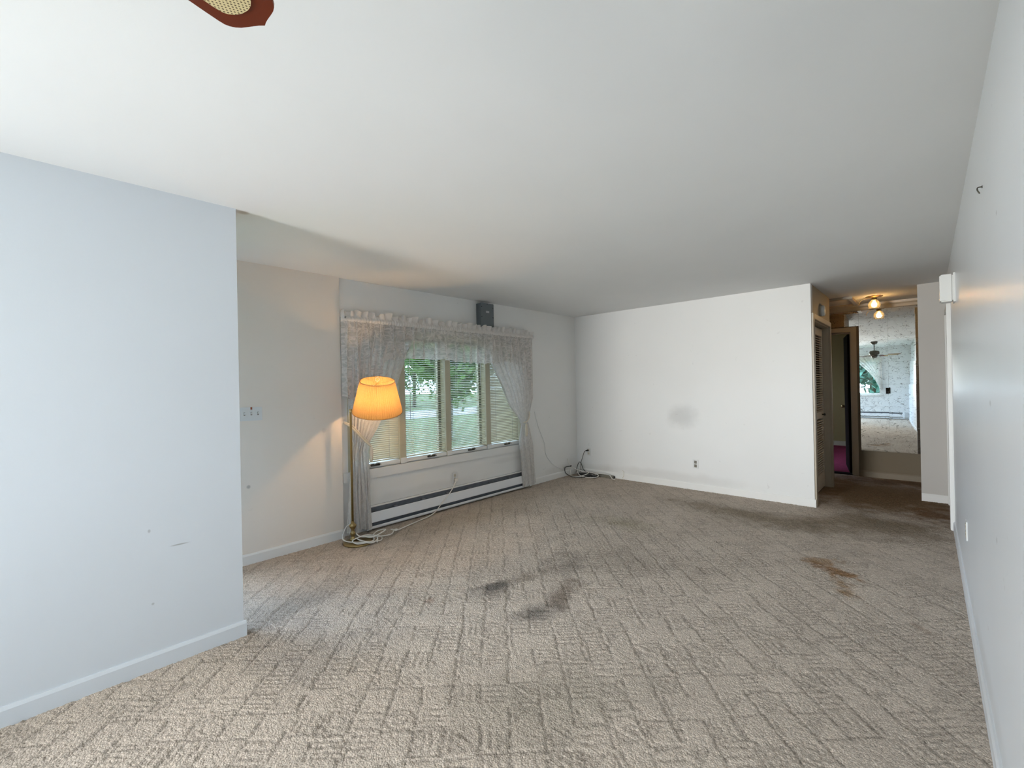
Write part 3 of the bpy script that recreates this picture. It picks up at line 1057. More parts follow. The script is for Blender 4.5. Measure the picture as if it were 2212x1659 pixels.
for k in range(4):
    y0 = edges[k] + (0.038 if k else 0)
    y1 = edges[k + 1] - (0.038 if k < 3 else 0)
    z0, z1 = WZ0 + 0.012, WZ1 - 0.03
    s = MB()
    s.box((XW - 0.14, y0, z0), (XW - 0.10, y0 + 0.04, z1)).box((XW - 0.14, y1 - 0.04, z0), (XW - 0.10, y1, z1))
    s.box((XW - 0.14, y0 + 0.04, z0), (XW - 0.10, y1 - 0.04, z0 + 0.05)).box((XW - 0.14, y0 + 0.04, z1 - 0.05), (XW - 0.10, y1 - 0.04, z1))
    so = s.build('sash', 'mullion', t)
    MB().box((XW - 0.122, y0 + 0.04, z0 + 0.05), (XW - 0.118, y1 - 0.04, z1 - 0.05)).build('pane', 'glass', so)
    MB().box((XW - 0.092, y0 + 0.01, z0 + 0.02), (XW - 0.090, y1 - 0.01, z1 - 0.01)).build('insect_screen', 'screen', t)
    MB().box((XW - 0.10, y0, z0), (XW - 0.008, y1, z0 + 0.036)).build('stop_rail', 'trim', t, bevel=0.003)
    yc = [2.27, 2.955, 3.545, 4.17][k]
    c = MB()
    c.box((XW - 0.010, yc - 0.055, z0 + 0.012), (XW + 0.014, yc + 0.05, z0 + 0.032))
    co = c.build('crank_operator', 'bronze', t, bevel=0.006)
    MB().tube([(XW + 0.012, yc - 0.02, z0 + 0.03), (XW + 0.028, yc + 0.0, z0 + 0.045), (XW + 0.030, yc + 0.03, z0 + 0.040), (XW + 0.032, yc + 0.045, z0 + 0.022)], 0.006, 8, 4).build('crank_handle', 'steel', co)

t = thing('added_door', (XW, (EY0 + EY1) / 2, EZ0), 'added glazed entry door behind the near left wall, for extra daylight', 'door', kind='structure')
for a, b in ((EY0, EY0 + 0.07), (EY1 - 0.07, EY1)):
    MB().box((XW - 0.07, a, EZ0), (XW - 0.03, b, EZ1)).build('stile', 'trim', t)
for a, b in ((EZ0, EZ0 + 0.1), (EZ1 - 0.08, EZ1)):
    MB().box((XW - 0.07, EY0 + 0.07, a), (XW - 0.03, EY1 - 0.07, b)).build('rail', 'trim', t)
MB().box((XW - 0.052, EY0 + 0.07, EZ0 + 0.1), (XW - 0.048, EY1 - 0.07, EZ1 - 0.08)).build('pane', 'glass', t)

# ---- four venetian blinds, every slat a piece
slat_len = {}
for k in range(4):
    y0 = edges[k] + (0.030 if k else 0.004)
    y1 = edges[k + 1] - (0.030 if k < 3 else 0.004)
    lab = ['nearly closed cream blind in the leftmost window, behind the floor lamp', 'open cream blind in the second window, right of the lamp shade',
           'open cream blind in the third window, under the grey wall box', 'nearly closed cream blind in the rightmost window'][k]
    yc, ln = (y0 + y1) / 2, (y1 - y0)
    xb = XW - 0.045
    t = thing('venetian_blind', (xb, yc, WZ0), lab, 'blind', 'blinds of the front window')
    MB().box((xb - 0.014, y0, WZ1 - 0.06), (xb + 0.014, y1, WZ1 - 0.032)).build('headrail', 'slat', t, bevel=0.002)
    zb = 0.665
    MB().box((xb - 0.012, y0, zb - 0.012), (xb + 0.012, y1, zb)).build('bottom_rail', 'slat', t, bevel=0.003)
    tilt = [54, 17, 17, 53][k]
    cw = [0.0048, 0.0024, 0.0024, 0.0048][k]
    sl = MB()
    w = 0.0125
    pts = [(-w, 0.0), (-w * 0.5, cw * 0.75), (0, cw), (w * 0.5, cw * 0.75), (w, 0.0)]
    v = [(p, -ln / 2, q) for p, q in pts] + [(p, ln / 2, q) for p, q in pts]
    v += [(p, -ln / 2, q - 0.0006) for p, q in pts] + [(p, ln / 2, q - 0.0006) for p, q in pts]
    f = [(i, i + 1, 6 + i, 5 + i) for i in range(4)] + [(10 + i + 1, 10 + i, 15 + i, 16 + i) for i in range(4)]
    sl.add(v, f, True)
    me = sl.mesh('slat')
    me.materials.append(M['slat'])
    z = zb + 0.016
    while z < WZ1 - 0.068:
        inst(me, 'slat', 'slat', t, (xb, yc, z), (0, math.radians(tilt) + random.uniform(-.03, .03), 0))
        z += 0.0205
    for q in (0.22, 0.78):
        yy = y0 + ln * q
        MB().tube([(xb + 0.014, yy, zb), (xb + 0.014, yy, WZ1 - 0.05)], 0.0011, 5).build('ladder_cord', 'plastic_white', t)
        MB().tube([(xb - 0.014, yy, zb), (xb - 0.014, yy, WZ1 - 0.05)], 0.0011, 5).build('ladder_cord', 'plastic_white', t)
    yw = y0 + ln * (0.14 if k == 1 else 0.86)
    wl = MB().tube([(xb + 0.02, yw, WZ1 - 0.05), (xb + 0.02, yw, 1.40 if k != 1 else 1.05)], 0.003, 6).build('tilt_wand', 'plastic_white', t)

# ---- curtains
def cloth(name, mat, parent, rows, cols, fn, thick=0.0):
    v, f = [], []
    uvs = []
    for j in range(rows + 1):
        for i in range(cols + 1):
            p = fn(i / cols, j / rows)
            v.append(p[:3])
            uvs.append(p[3:5])
    for j in range(rows):
        for i in range(cols):
            a = j * (cols + 1) + i
            f.append((a, a + 1, a + cols + 2, a + cols + 1))
    mb = MB()
    mb.add(v, f, True)
    o = mb.build(name, mat, parent)
    uvl = o.data.uv_layers.new(name='UVMap')
    for lp in o.data.loops:
        uvl.data[lp.index].uv = uvs[lp.vertex_index]
    return o


def lerp_tab(tab, z):
    """tab: list of (z, value) with falling z"""
    for (za, a), (zb, b) in zip(tab, tab[1:]):
        if z >= zb:
            t = (z - zb) / (za - zb)
            t = t * t * (3 - 2 * t) if False else t
            return b + (a - b) * t
    return tab[-1][1]


XD = XW + 0.085
ZR = 2.055


def panel(name, label, inner, outer, ztie, folds, seed, flip):
    t = thing(name, (XD, outer[-1][1], 0.0), label, 'curtain', 'lace curtains of the front window')
    r = random.Random(seed)
    ph = [r.uniform(0, 6.28) for _ in range(4)]
    z0, z1 = 0.045, ZR + 0.002

    def fn(s, q):
        z = z1 + (z0 - z1) * q
        a, b = lerp_tab(outer, z), lerp_tab(inner, z)
        wd = abs(b - a)
        near = math.exp(-((z - ztie) / 0.16) ** 2)
        full = min(1.0, wd / 0.55)
        amp = 0.012 + 0.020 * full - 0.006 * near
        ss = s + 0.03 * math.sin(5 * s + ph[0] + 2 * q)
        y = a + (b - a) * ss + 0.026 * full * min(1, min(s, 1 - s) / 0.08) * math.sin(2 * math.pi * folds * s + ph[1] + 0.8 * math.sin(3 * q + ph[2]) + 1.5)
        x = XD + amp * math.sin(2 * math.pi * folds * s + ph[1] + 0.8 * math.sin(3 * q + ph[2])) + 0.006 * math.sin(2 * math.pi * folds * 2.3 * s + ph[3])
        x += 0.012 * near
        if z < ztie:
            y += 0.012 * math.sin(9 * q + 14 * s + ph[0])
        return (min(x, XD + 0.05), y, z + 0.012 * math.sin(11 * s + ph[2]) * (q ** 8), s * 2.6, z * 1.4)
    cloth('cloth', 'lace', t, 90, 120, fn)
    return t


panel('lace_curtain', 'white lace curtain panel tied back behind the floor lamp',
      [(2.06, 2.78), (1.70, 2.58), (1.34, 2.434), (1.14, 2.32), (0.98, 2.22), (0.876, 2.145), (0.80, 2.125), (0.67, 2.135), (0.40, 2.155), (0.0, 2.172)],
      [(2.06, 1.935), (1.3, 1.945), (0.95, 1.965), (0.876, 1.985), (0.78, 1.965), (0.45, 1.945), (0.0, 1.935)], 0.876, 9, 3, False)
panel('lace_curtain', 'white lace curtain panel tied back at right of the window',
      [(2.06, 3.72), (1.67, 3.84), (1.53, 3.927), (1.39, 4.02), (1.11, 4.17), (0.946, 4.325), (0.88, 4.345), (0.67, 4.32), (0.36, 4.37), (0.0, 4.40)],
      [(2.06, 4.615), (1.21, 4.588), (0.966, 4.49), (0.893, 4.465), (0.80, 4.49), (0.58, 4.555), (0.33, 4.585), (0.0, 4.63)], 0.893, 9, 8, True)

t = thing('curtain_valance', (XD, 3.25, ZR), 'gathered white lace valance with scalloped swags over the window', 'valance')
VB = [(1.90, 1.32), (1.975, 1.30), (2.06, 1.36), (2.18, 1.50), (2.28, 1.545), (2.36, 1.67), (2.55, 1.69), (3.09, 1.70), (3.19, 1.675), (3.65, 1.66),
      (3.93, 1.675), (4.06, 1.715), (4.20, 1.68), (4.32, 1.665), (4.37, 1.57), (4.45, 1.46), (4.52, 1.36), (4.60, 1.215), (4.625, 1.25)]


def vbot(y):
    for (a, p), (b, q) in zip(VB, VB[1:]):
        if y <= b:
            return p + (q - p) * max(0, (y - a)) / (b - a)
    return VB[-1][1]


def fn_val(s, q):
    y = 1.90 + 2.72 * s
    yb = vbot(y) + 0.016 * abs(math.sin(math.pi * y / 0.115)) - 0.01
    z = ZR - 0.03 + (yb - (ZR - 0.03)) * q
    ph = 1.6 * math.sin(9 * s) + 0.9 * math.sin(23 * s)
    amp = 0.012 + 0.026 * q
    x = XD + 0.045 + amp * math.sin(2 * math.pi * 22 * s + ph) + 0.009 * (1 - q) ** 2 * math.sin(2 * math.pi * 66 * s)
    endw = max(0.0, 1 - min(s, 1 - s) / 0.02)
    x -= 0.05 * endw
    y += 0.036 * math.sin(2 * math.pi * 22 * s + ph + 1.5) * (0.35 + 0.65 * q) * min(1, min(s, 1 - s) / 0.03)
    return (x, y, z, s * 5.0, z * 1.9)


cloth('cloth', 'lace_sheer', t, 40, 560, fn_val)


def fn_head(s, q):
    y = 1.895 + 2.73 * s
    # from the bottom of the rod pocket up to the ruffled edge
    z = ZR - 0.036 + 0.100 * q
    ph = 1.6 * math.sin(9 * s) + 0.9 * math.sin(23 * s)
    if q < 0.45:
        x = XD + 0.050 + 0.010 * math.sin(math.pi * q / 0.45) + 0.004 * math.sin(2 * math.pi * 90 * s)
    else:
        k = (q - 0.45) / 0.55
        x = XD + 0.050 + k * 0.030 * math.sin(2 * math.pi * 34 * s + ph) - 0.01 * k
        z += 0.012 * k * math.sin(2 * math.pi * 17 * s + 2 * ph) + 0.006 * k * math.sin(2 * math.pi * 34 * s + ph + 0.7)
        y += 0.012 * k * math.sin(2 * math.pi * 44 * s + ph + 1)
    endw = max(0.0, 1 - min(s, 1 - s) / 0.02)
    return (x - 0.05 * endw, y, z, s * 6.0, z * 2)


cloth('ruffled_header', 'lace_band', t, 12, 520, fn_head)

t = thing('curtain_rod', (XD, 3.25, ZR), 'flat white curtain rod inside the valance header', 'curtain rod')
MB().box((XD + 0.030, 1.905, ZR - 0.012), (XD + 0.040, 4.615, ZR + 0.012)).build('rod', 'white_metal', t, bevel=0.003)
for y in (1.925, 4.61):
    MB().box((XW + (0.0 if y > 2 else 0.001), y - 0.006, ZR - 0.012), (XD + 0.040, y + 0.006, ZR + 0.012)).build('bracket', 'white_metal', t)

# tiebacks
t = thing('curtain_tieback', (XD, 2.05, 0.86), 'cream ribbon tieback with tassel around the left curtain', 'tieback')
MB().tube([(XW + 0.03, 1.935, 1.075), (XD + 0.045, 1.965, 1.03), (XD + 0.062, 2.04, 0.94), (XD + 0.060, 2.12, 0.862), (XD + 0.050, 2.155, 0.835)], 0.009, 8, 6).build('ribbon', 'ribbon', t)
MB().tube([(XW + 0.03, 1.935, 1.085), (XD + 0.045, 1.975, 1.045), (XD + 0.062, 2.05, 0.95), (XD + 0.060, 2.13, 0.87), (XD + 0.050, 2.155, 0.835)], 0.006, 8, 6).build('ribbon', 'ribbon', t)
MB().lathe([(0.006, 0), (0.016, -0.02), (0.014, -0.04), (0.02, -0.06), (0.018, -0.13), (0.012, -0.15)], (XD + 0.052, 2.150, 0.845), n=12).build('tassel', 'ribbon', t)
t = thing('curtain_tieback', (XD, 4.42, 0.9), 'cream ribbon tieback with tassel around the right curtain', 'tieback')
MB().tube([(XW + 0.01, 4.50, 1.12), (XD + 0.035, 4.485, 1.02), (XD + 0.052, 4.44, 0.93), (XD + 0.060, 4.38, 0.905), (XD + 0.050, 4.345, 0.90)], 0.008, 8, 6).build('ribbon', 'ribbon', t)
MB().lathe([(0.006, 0), (0.016, -0.02), (0.014, -0.04), (0.02, -0.06), (0.018, -0.15), (0.012, -0.17)], (XD + 0.062, 4.385, 0.885), n=12).build('tassel', 'ribbon', t)

# ---- baseboard heater
def heater(name, p0, p1, out, label):
    """p0,p1: ends on the wall line; out: unit vector into the room"""
    c = ((p0[0] + p1[0]) / 2, (p0[1] + p1[1]) / 2, 0.0)
    t = thing(name, c, label, 'heater')
    run = 1 if abs(p1[1] - p0[1]) > abs(p1[0] - p0[0]) else 0

    def pr(poly, nm, mat, a=None, b=None):
        mb = MB()
        lo, hi = (p0[run], p1[run])
        if a is not None:
            lo, hi = a, b
        oth = 1 - run
        base_ = p0[oth]
        sg = out[oth]
        if run == 1:
            mb.prism([(base_ + sg * d, z) for d, z in poly], 1, lo, hi)
        else:
            mb.prism([(base_ + sg * d, z) for d, z in poly], 0, lo, hi)
        return mb.build(nm, mat, t)
    pr([(0.001, 0.02), (0.006, 0.02), (0.006, 0.235), (0.001, 0.235)], 'back_plate', 'dark_slot')
    pr([(0.006, 0.228), (0.030, 0.222), (0.030, 0.226), (0.006, 0.234)], 'top_hood', 'trim')
    pr([(0.060, 0.085), (0.064, 0.080), (0.068, 0.085), (0.060, 0.178), (0.056, 0.180), (0.052, 0.176)], 'front_panel', 'white_metal')
    pr([(0.006, 0.018), (0.056, 0.018), (0.062, 0.030), (0.060, 0.046), (0.054, 0.046), (0.052, 0.030), (0.006, 0.028)], 'bottom_rail', 'white_metal')
    pr([(0.015, 0.09), (0.045, 0.09), (0.045, 0.15), (0.015, 0.15)], 'heating_fins', 'fins', p0[run] + 0.08, p1[run] - 0.08)
    for a in (p0[run], p1[run] - 0.05):
        pr([(0.001, 0.016), (0.062, 0.016), (0.070, 0.030), (0.070, 0.085), (0.056, 0.184), (0.030, 0.234), (0.001, 0.238)], 'end_cap', 'white_metal', a, a + 0.05)
    n = 7
    for i in range(1, n):
        a = p0[run] + (p1[run] - p0[run]) * i / n
        pr([(0.006, 0.19), (0.040, 0.19), (0.056, 0.178), (0.058, 0.165), (0.006, 0.18)], 'bracket', 'dark_slot', a - 0.02, a + 0.02)
    return t


heater('baseboard_heater', (XW, 2.13), (XW, 4.50), (1, 0), 'white electric baseboard heater under the front window')

# ---- switch plate
t = thing('light_switch', (XW + 0.028, 1.16, 1.16), 'triple switch plate on the beige wall at left', 'switch')
sx = XW + 0.028
MB().box((sx, 1.078, 1.152), (sx + 0.006, 1.238, 1.262)).build('plate', 'plastic_white', t, bevel=0.002)
for y in (1.108, 1.158, 1.207):
    sw = MB().box((sx + 0.006, y - 0.006, 1.196), (sx + 0.007, y + 0.006, 1.222)).build('slot', 'plastic_grey', t)
    MB().prism([(sx + 0.006, 1.203), (sx + 0.018, 1.214), (sx + 0.017, 1.220), (sx + 0.006, 1.215)], 1, y - 0.0045, y + 0.0045).build('toggle', 'plastic_white', t)
MB().box((sx + 0.0055, 1.152, 1.242), (sx + 0.0085, 1.164, 1.262)).build('indicator', pbr('rust_red_mark', (0.35, 0.08, 0.03), 0.6), t)


# ---- outlets
def outlet(label, pos, axis, sgn, mat='plastic_white', rec='plastic_ivory', rec_open=True):
    x, y, z = pos
    t = thing('wall_outlet', pos, label, 'outlet')

    def bx(w0, w1, z0, z1, d0, d1, nm, mt, bev=0.0, par=None):
        mb = MB()
        if axis == 0:
            mb.box((x + sgn * d0, y + w0, z + z0), (x + sgn * d1, y + w1, z + z1))
        else:
            mb.box((x + w0, y + sgn * d0, z + z0), (x + w1, y + sgn * d1, z + z1))
        return mb.build(nm, mt, par or t, bevel=bev)
    bx(-0.036, 0.036, -0.058, 0.058, 0.0, 0.006, 'plate', mat, 0.002)
    for dz in (0.024, -0.024):
        r = bx(-0.017, 0.017, dz - 0.018, dz + 0.018, 0.006, 0.008, 'receptacle', rec, 0.001)
        bx(-0.008, -0.006, dz - 0.006, dz + 0.006, 0.008, 0.0085, 'slot', 'plastic_black', 0, r)
        bx(0.006, 0.008, dz - 0.006, dz + 0.006, 0.008, 0.0085, 'slot', 'plastic_black', 0, r)
    bx(-0.003, 0.003, -0.003, 0.003, 0.006, 0.008, 'screw', 'steel')
    return t


outlet('white outlet under the front window with the lamp plugged in', (XW, 3.275, 0.335), 0, 1)
outlet('white outlet in the far corner with a black plug', (-3.815, YB, 0.345), 1, -1)
outlet('ivory outlet on the far wall, right of its middle', (-2.19, YB, 0.333), 1, -1, rec='plastic_grey')
outlet('white outlet low on the right wall near the hall', (XR, 3.86, 0.455), 0, -1)

# ---- grey box above the curtain
t = thing('wall_box', (XW, 3.78, 2.14), 'dark grey metal box on the wall above the curtain', 'electrical box')
MB().box((XW, 3.665, 2.125), (XW + 0.085, 3.875, 2.405)).build('body', 'grey_box', t, bevel=0.004)
cv = MB().box((XW + 0.085, 3.660, 2.120), (XW + 0.091, 3.880, 2.410)).build('cover', 'grey_box', t, bevel=0.002)
for y, z in ((3.675, 2.36), (3.865, 2.36), (3.675, 2.24), (3.865, 2.24), (3.77, 2.40)):
    MB().lathe([(0.006, 0), (0.006, 0.003), (0.003, 0.004)], (XW + 0.091, y, z), (1, 0, 0), 10).build('screw', 'plastic_black', cv)
MB().box((XW + 0.091, 3.745, 2.292), (XW + 0.0925, 3.80, 2.316)).build('badge', 'fins', cv)

# ---- floor lamp
PX, PY = -3.800, 1.905
BX, BY = -3.775, 1.945
lamp = thing('floor_lamp', (BX, BY, 0.0), 'lit brass swing-arm floor lamp with orange pleated shade', 'lamp')
MB().lathe([(0.132, 0.0), (0.135, 0.008), (0.130, 0.016), (0.11, 0.022), (0.06, 0.028), (0.0, 0.030)], (BX, BY, 0.001), n=40, cap=False).build('base', 'brass_old', lamp)
MB().lathe([(0.030, 0.028), (0.032, 0.04), (0.020, 0.05), (0.014, 0.07), (0.026, 0.085), (0.020, 0.10), (0.012, 0.12), (0.030, 0.15), (0.034, 0.165), (0.016, 0.18), (0.011, 0.2)],
           (PX, PY, 0), n=20).build('neck', 'brass_old', lamp)
MB().lathe([(0.0105, 0.19), (0.0105, 1.175), (0.014, 1.178), (0.014, 1.205), (0.010, 1.212)], (PX, PY, 0), n=16).build('pole', 'brass', lamp)
SX, SY = PX + 0.245 * 0.728, PY + 0.245 * 0.685
ax_, ay_ = PX + 0.15 * 0.728, PY + 0.15 * 0.685
MB().tube([(PX, PY, 1.190), (ax_, ay_, 1.186)], 0.0055, 10).build('swing_arm', 'brass', lamp)
MB().lathe([(0.010, -0.012), (0.010, 0.022), (0.007, 0.028)], (ax_, ay_, 1.178), n=12).build('knuckle', 'brass', lamp)
MB().tube([(ax_, ay_, 1.195), (SX, SY, 1.200)], 0.0055, 10).build('swing_arm', 'brass', lamp)
tl = math.radians(17)
shd = Vector((0.885, -0.465, 0)).normalized()            # the shade leans a little into the room
axd = (Vector((0, 0, 1)) * math.cos(tl) + shd * math.sin(tl)).normalized()
sc0 = Vector((SX, SY, 1.185))
MB().lathe([(0.014, 0.0), (0.016, 0.06), (0.012, 0.065)], sc0, axd, 14).build('socket', 'brass', lamp)
MB().lathe([(0.012, 0.065), (0.016, 0.08), (0.030, 0.115), (0.030, 0.135), (0.020, 0.155), (0.002, 0.163)], sc0, axd, 16).build('light_bulb', 'bulb', lamp)
# pleated shade
npl = 64
prof = [(0.215, 0.0), (0.198, 0.07), (0.180, 0.145), (0.163, 0.215), (0.146, 0.285)]
a_ = axd.orthogonal().normalized()
b_ = axd.cross(a_)
v, f = [], []
nk = npl * 2
for (r_, h_) in prof:
    for k in range(nk):
        tt = 2 * math.pi * k / nk
        rr = r_ * (1.0 + (0.022 if k % 2 else -0.022))
        v.append(sc0 + axd * h_ + (a_ * math.cos(tt) + b_ * math.sin(tt)) * rr)
for i in range(len(prof) - 1):
    for k in range(nk):
        f.append((i * nk + k, i * nk + (k + 1) % nk, (i + 1) * nk + (k + 1) % nk, (i + 1) * nk + k))
sh = MB().add(v, f).build('lamp_shade', 'shade', lamp)
for (r_, h_) in ((0.217, 0.0), (0.148, 0.285)):
    pts = [sc0 + axd * h_ + (a_ * math.cos(2 * math.pi * k / 48) + b_ * math.sin(2 * math.pi * k / 48)) * r_ for k in range(49)]
    MB().tube(pts, 0.0035, 6).build('rim_trim', pbr('shade_trim', (0.45, 0.26, 0.10), 0.6), sh)
for k in range(3):
    tt = 2 * math.pi * k / 3 + 0.5
    MB().tube([sc0 + axd * 0.262, sc0 + axd * 0.283 + (a_ * math.cos(tt) + b_ * math.sin(tt)) * 0.146], 0.002, 6).build('spider_wire', 'brass', sh)
hp = [sc0 + axd * 0.05 + a_ * 0.02, sc0 + axd * 0.10 + a_ * 0.055, sc0 + axd * 0.20 + a_ * 0.05, sc0 + axd * 0.262]
MB().tube(hp, 0.002, 6, 5).build('harp', 'brass', lamp)
hp = [sc0 + axd * 0.05 - a_ * 0.02, sc0 + axd * 0.10 - a_ * 0.055, sc0 + axd * 0.20 - a_ * 0.05, sc0 + axd * 0.262]
MB().tube(hp, 0.002, 6, 5).build('harp', 'brass', lamp)
rc = sc0 + axd * 0.300
MB().tube([rc + (rt * math.cos(2 * math.pi * k / 20) + axd * math.sin(2 * math.pi * k / 20)) * 0.017 for k in range(21)], 0.0026, 8).build('finial_ring', 'plastic_white', lamp)
# cord: loops over the base, then along the heater to the outlet
cz = 0.006
cpts = [(PX, PY, 0.17), (PX - 0.05, PY - 0.03, 0.15), (PX - 0.06, PY - 0.07, 0.06), (BX - 0.02, BY - 0.10, 0.032), (BX + 0.10, BY - 0.02, 0.03), (BX + 0.15, BY + 0.06, 0.018),
        (BX + 0.08, BY + 0.14, 0.03), (BX - 0.02, BY + 0.08, 0.04), (BX + 0.01, BY - 0.02, 0.045), (BX + 0.12, BY + 0.02, 0.03), (BX + 0.13, BY + 0.15, 0.012),
        (BX + 0.03, BY + 0.19, 0.02), (BX + 0.02, BY + 0.05, 0.05), (BX + 0.10, BY + 0.09, 0.05), (BX + 0.06, BY + 0.24, 0.07), (BX - 0.02, BY + 0.20, 0.05),
        (BX + 0.05, BY + 0.12, 0.035), (BX + 0.07, BY + 0.28, 0.015), (BX + 0.00, BY + 0.36, 0.02), (BX - 0.02, BY + 0.34, 0.03), (BX + 0.0, BY + 0.41, 0.012)]
cpts = [(p[0], p[1], max(p[2], 0.006)) for p in cpts]
MB().tube(cpts, 0.0055, 6, 6).build('cord', 'cord_white', lamp)
cpts = [(PX - 0.02, PY + 0.02, 0.10), (PX + 0.04, PY + 0.05, 0.055), (BX + 0.06, BY + 0.10, 0.04), (BX + 0.13, BY + 0.07, 0.028), (BX + 0.11, BY - 0.06, 0.03),
        (BX + 0.03, BY - 0.07, 0.045), (BX + 0.02, BY + 0.06, 0.055), (BX + 0.09, BY + 0.13, 0.04), (BX + 0.15, BY + 0.10, 0.01)]
MB().tube(cpts, 0.0055, 6, 6).build('cord', 'cord_white', lamp)
MB().tube([(BX + 0.0, BY + 0.41, 0.012), (XW + 0.17, 2.62, 0.008), (XW + 0.12, 2.80, 0.010), (XW + 0.085, 2.93, 0.03), (XW + 0.080, 3.03, 0.11), (XW + 0.078, 3.13, 0.185),
           (XW + 0.055, 3.215, 0.25), (XW + 0.045, 3.25, 0.285), (XW + 0.045, 3.268, 0.308)], 0.0055, 6, 6).build('cord', 'cord_white', lamp)
MB().box((XW + 0.0085, 3.262, 0.296), (XW + 0.055, 3.300, 0.326)).build('plug', 'cord_white', lamp, bevel=0.006)
MB().sphere((BX + 0.0, BY + 0.385, 0.018), 0.014, 0.022, 0.012).build('cord_switch', 'cord_white', lamp)
pl = bpy.data.lights.new('lamp_light', 'POINT')
pl.energy = 125
pl.color = (1.0, 0.63, 0.32)
pl.shadow_soft_size = 0.03
po = bpy.data.objects.new('lamp_light', pl)
po.location = sc0 + axd * 0.135 - Vector((BX, BY, 0.0))
po.parent = lamp
col.objects.link(po)

# ---- corner cables
t = thing('power_strip', (-3.72, 5.60, 0.0), 'black power brick under a tangle of cables in the corner', 'power adapter')
MB().sphere((-3.80, 5.60, 0.022), 0.13, 0.065, 0.024, 20, 10).build('brick', 'plastic_black', t)
MB().box((-3.66, 5.545, 0.001), (-3.58, 5.62, 0.035)).build('adapter', 'plastic_black', t, bevel=0.006)
sb = thing('cable_raceway', (-3.45, 5.68, 0.0), 'short dusty grey-brown outlet strip lying along the far wall', 'outlet strip')
MB().box((-3.64, 5.690, 0.001), (-3.36, 5.730, 0.036)).build('body', 'plastic_grey', sb, bevel=0.006)
MB().box((-3.36, 5.693, 0.003), (-3.350, 5.727, 0.034)).build('end_cap', 'plastic_black', sb, bevel=0.003)
t = thing('dark_cable', (-3.9, 5.55, 0.0), 'dark power cord looping from the corner plug to the floor', 'cord')
MB().tube([(-3.817, YB - 0.02, 0.37), (-3.835, YB - 0.045, 0.365), (-3.865, YB - 0.05, 0.34), (-3.90, YB - 0.05, 0.25), (-3.93, YB - 0.05, 0.16), (-3.93, YB - 0.06, 0.05), (-3.92, 5.62, 0.012)],
          0.0045, 6, 8).build('cord', 'cord_black', t)
MB().tube([(-3.985, YB - 0.10, 0.02), (-3.975, YB - 0.08, 0.12), (-3.95, YB - 0.06, 0.18), (-3.92, YB - 0.055, 0.16), (-3.88, YB - 0.06, 0.08), (-3.80, YB - 0.07, 0.04), (-3.66, 5.66, 0.03)],
          0.0055, 6, 8).build('cord', 'cord_black', t)
MB().tube([(-3.99, 5.50, 0.14), (-4.00, 5.43, 0.142), (-4.00, 5.38, 0.13), (-3.97, 5.36, 0.06), (-3.88, 5.40, 0.01), (-3.78, 5.45, 0.008), (-3.66, 5.53, 0.01)],
          0.0065, 6, 8).build('cord', 'cord_black', t)
MB().lathe([(0.011, 0), (0.014, 0.012), (0.011, 0.03), (0.006, 0.05)], (-3.815, YB - 0.0085, 0.370), (-0.45, -1, -0.1), 12).build('plug', 'plastic_black', t)
MB().sphere((-3.985, 5.51, 0.143), 0.012, 0.02, 0.012).build('plug', 'plastic_black', t)
t = thing('white_cable', (-3.85, 5.5, 0.0), 'tangle of thin white cable over the black power brick', 'cable')
MB().tube([(-4.005, 5.46, 0.26), (-3.99, 5.50, 0.15), (-3.94, 5.58, 0.09), (-3.85, 5.62, 0.06), (-3.72, 5.64, 0.055), (-3.60, 5.64, 0.045), (-3.56, 5.58, 0.02), (-3.66, 5.50, 0.01),
           (-3.80, 5.50, 0.02), (-3.90, 5.56, 0.05), (-3.95, 5.62, 0.06)], 0.0065, 6, 8).build('cable', 'cord_white', t)
MB().tube([(-3.98, 5.49, 0.11), (-3.96, 5.47, 0.03), (-3.90, 5.42, 0.008), (-3.80, 5.47, 0.012), (-3.72, 5.53, 0.045), (-3.74, 5.62, 0.052), (-3.80, 5.66, 0.05)], 0.0065, 6, 8).build('cable', 'cord_white', t)
MB().tube([(-3.60, 5.66, 0.05), (-3.52, 5.70, 0.055), (-3.44, 5.70, 0.05), (-3.40, 5.685, 0.03), (-3.36, 5.66, 0.005), (-3.30, 5.63, 0.005)], 0.0065, 6, 8).build('cable', 'cord_white', t)
t = thing('coaxial_cable', (XW + 0.01, 4.9, 0.0), 'thin pale cable hanging down the wall right of the curtain', 'cable')
MB().tube([(XW + 0.008, 4.72, 1.02), (XW + 0.008, 4.80, 0.80), (XW + 0.008, 4.93, 0.55), (XW + 0.008, 4.96, 0.38), (XW + 0.008, 5.12, 0.22), (XW + 0.018, 5.30, 0.13), (XW + 0.018, 5.42, 0.11)],
          0.0028, 6, 8).build('cable', 'plastic_white', t)
t = thing('loose_wire', (-3.22, YB - 0.01, 0.02), 'curled grey wire stub on the far wall baseboard', 'wire')
MB().tube([(-3.24, YB - 0.004, 0.125), (-3.215, YB - 0.012, 0.11), (-3.215, YB - 0.018, 0.05), (-3.235, YB - 0.02, 0.02)], 0.003, 6, 6).build('wire', 'plastic_ivory', t)

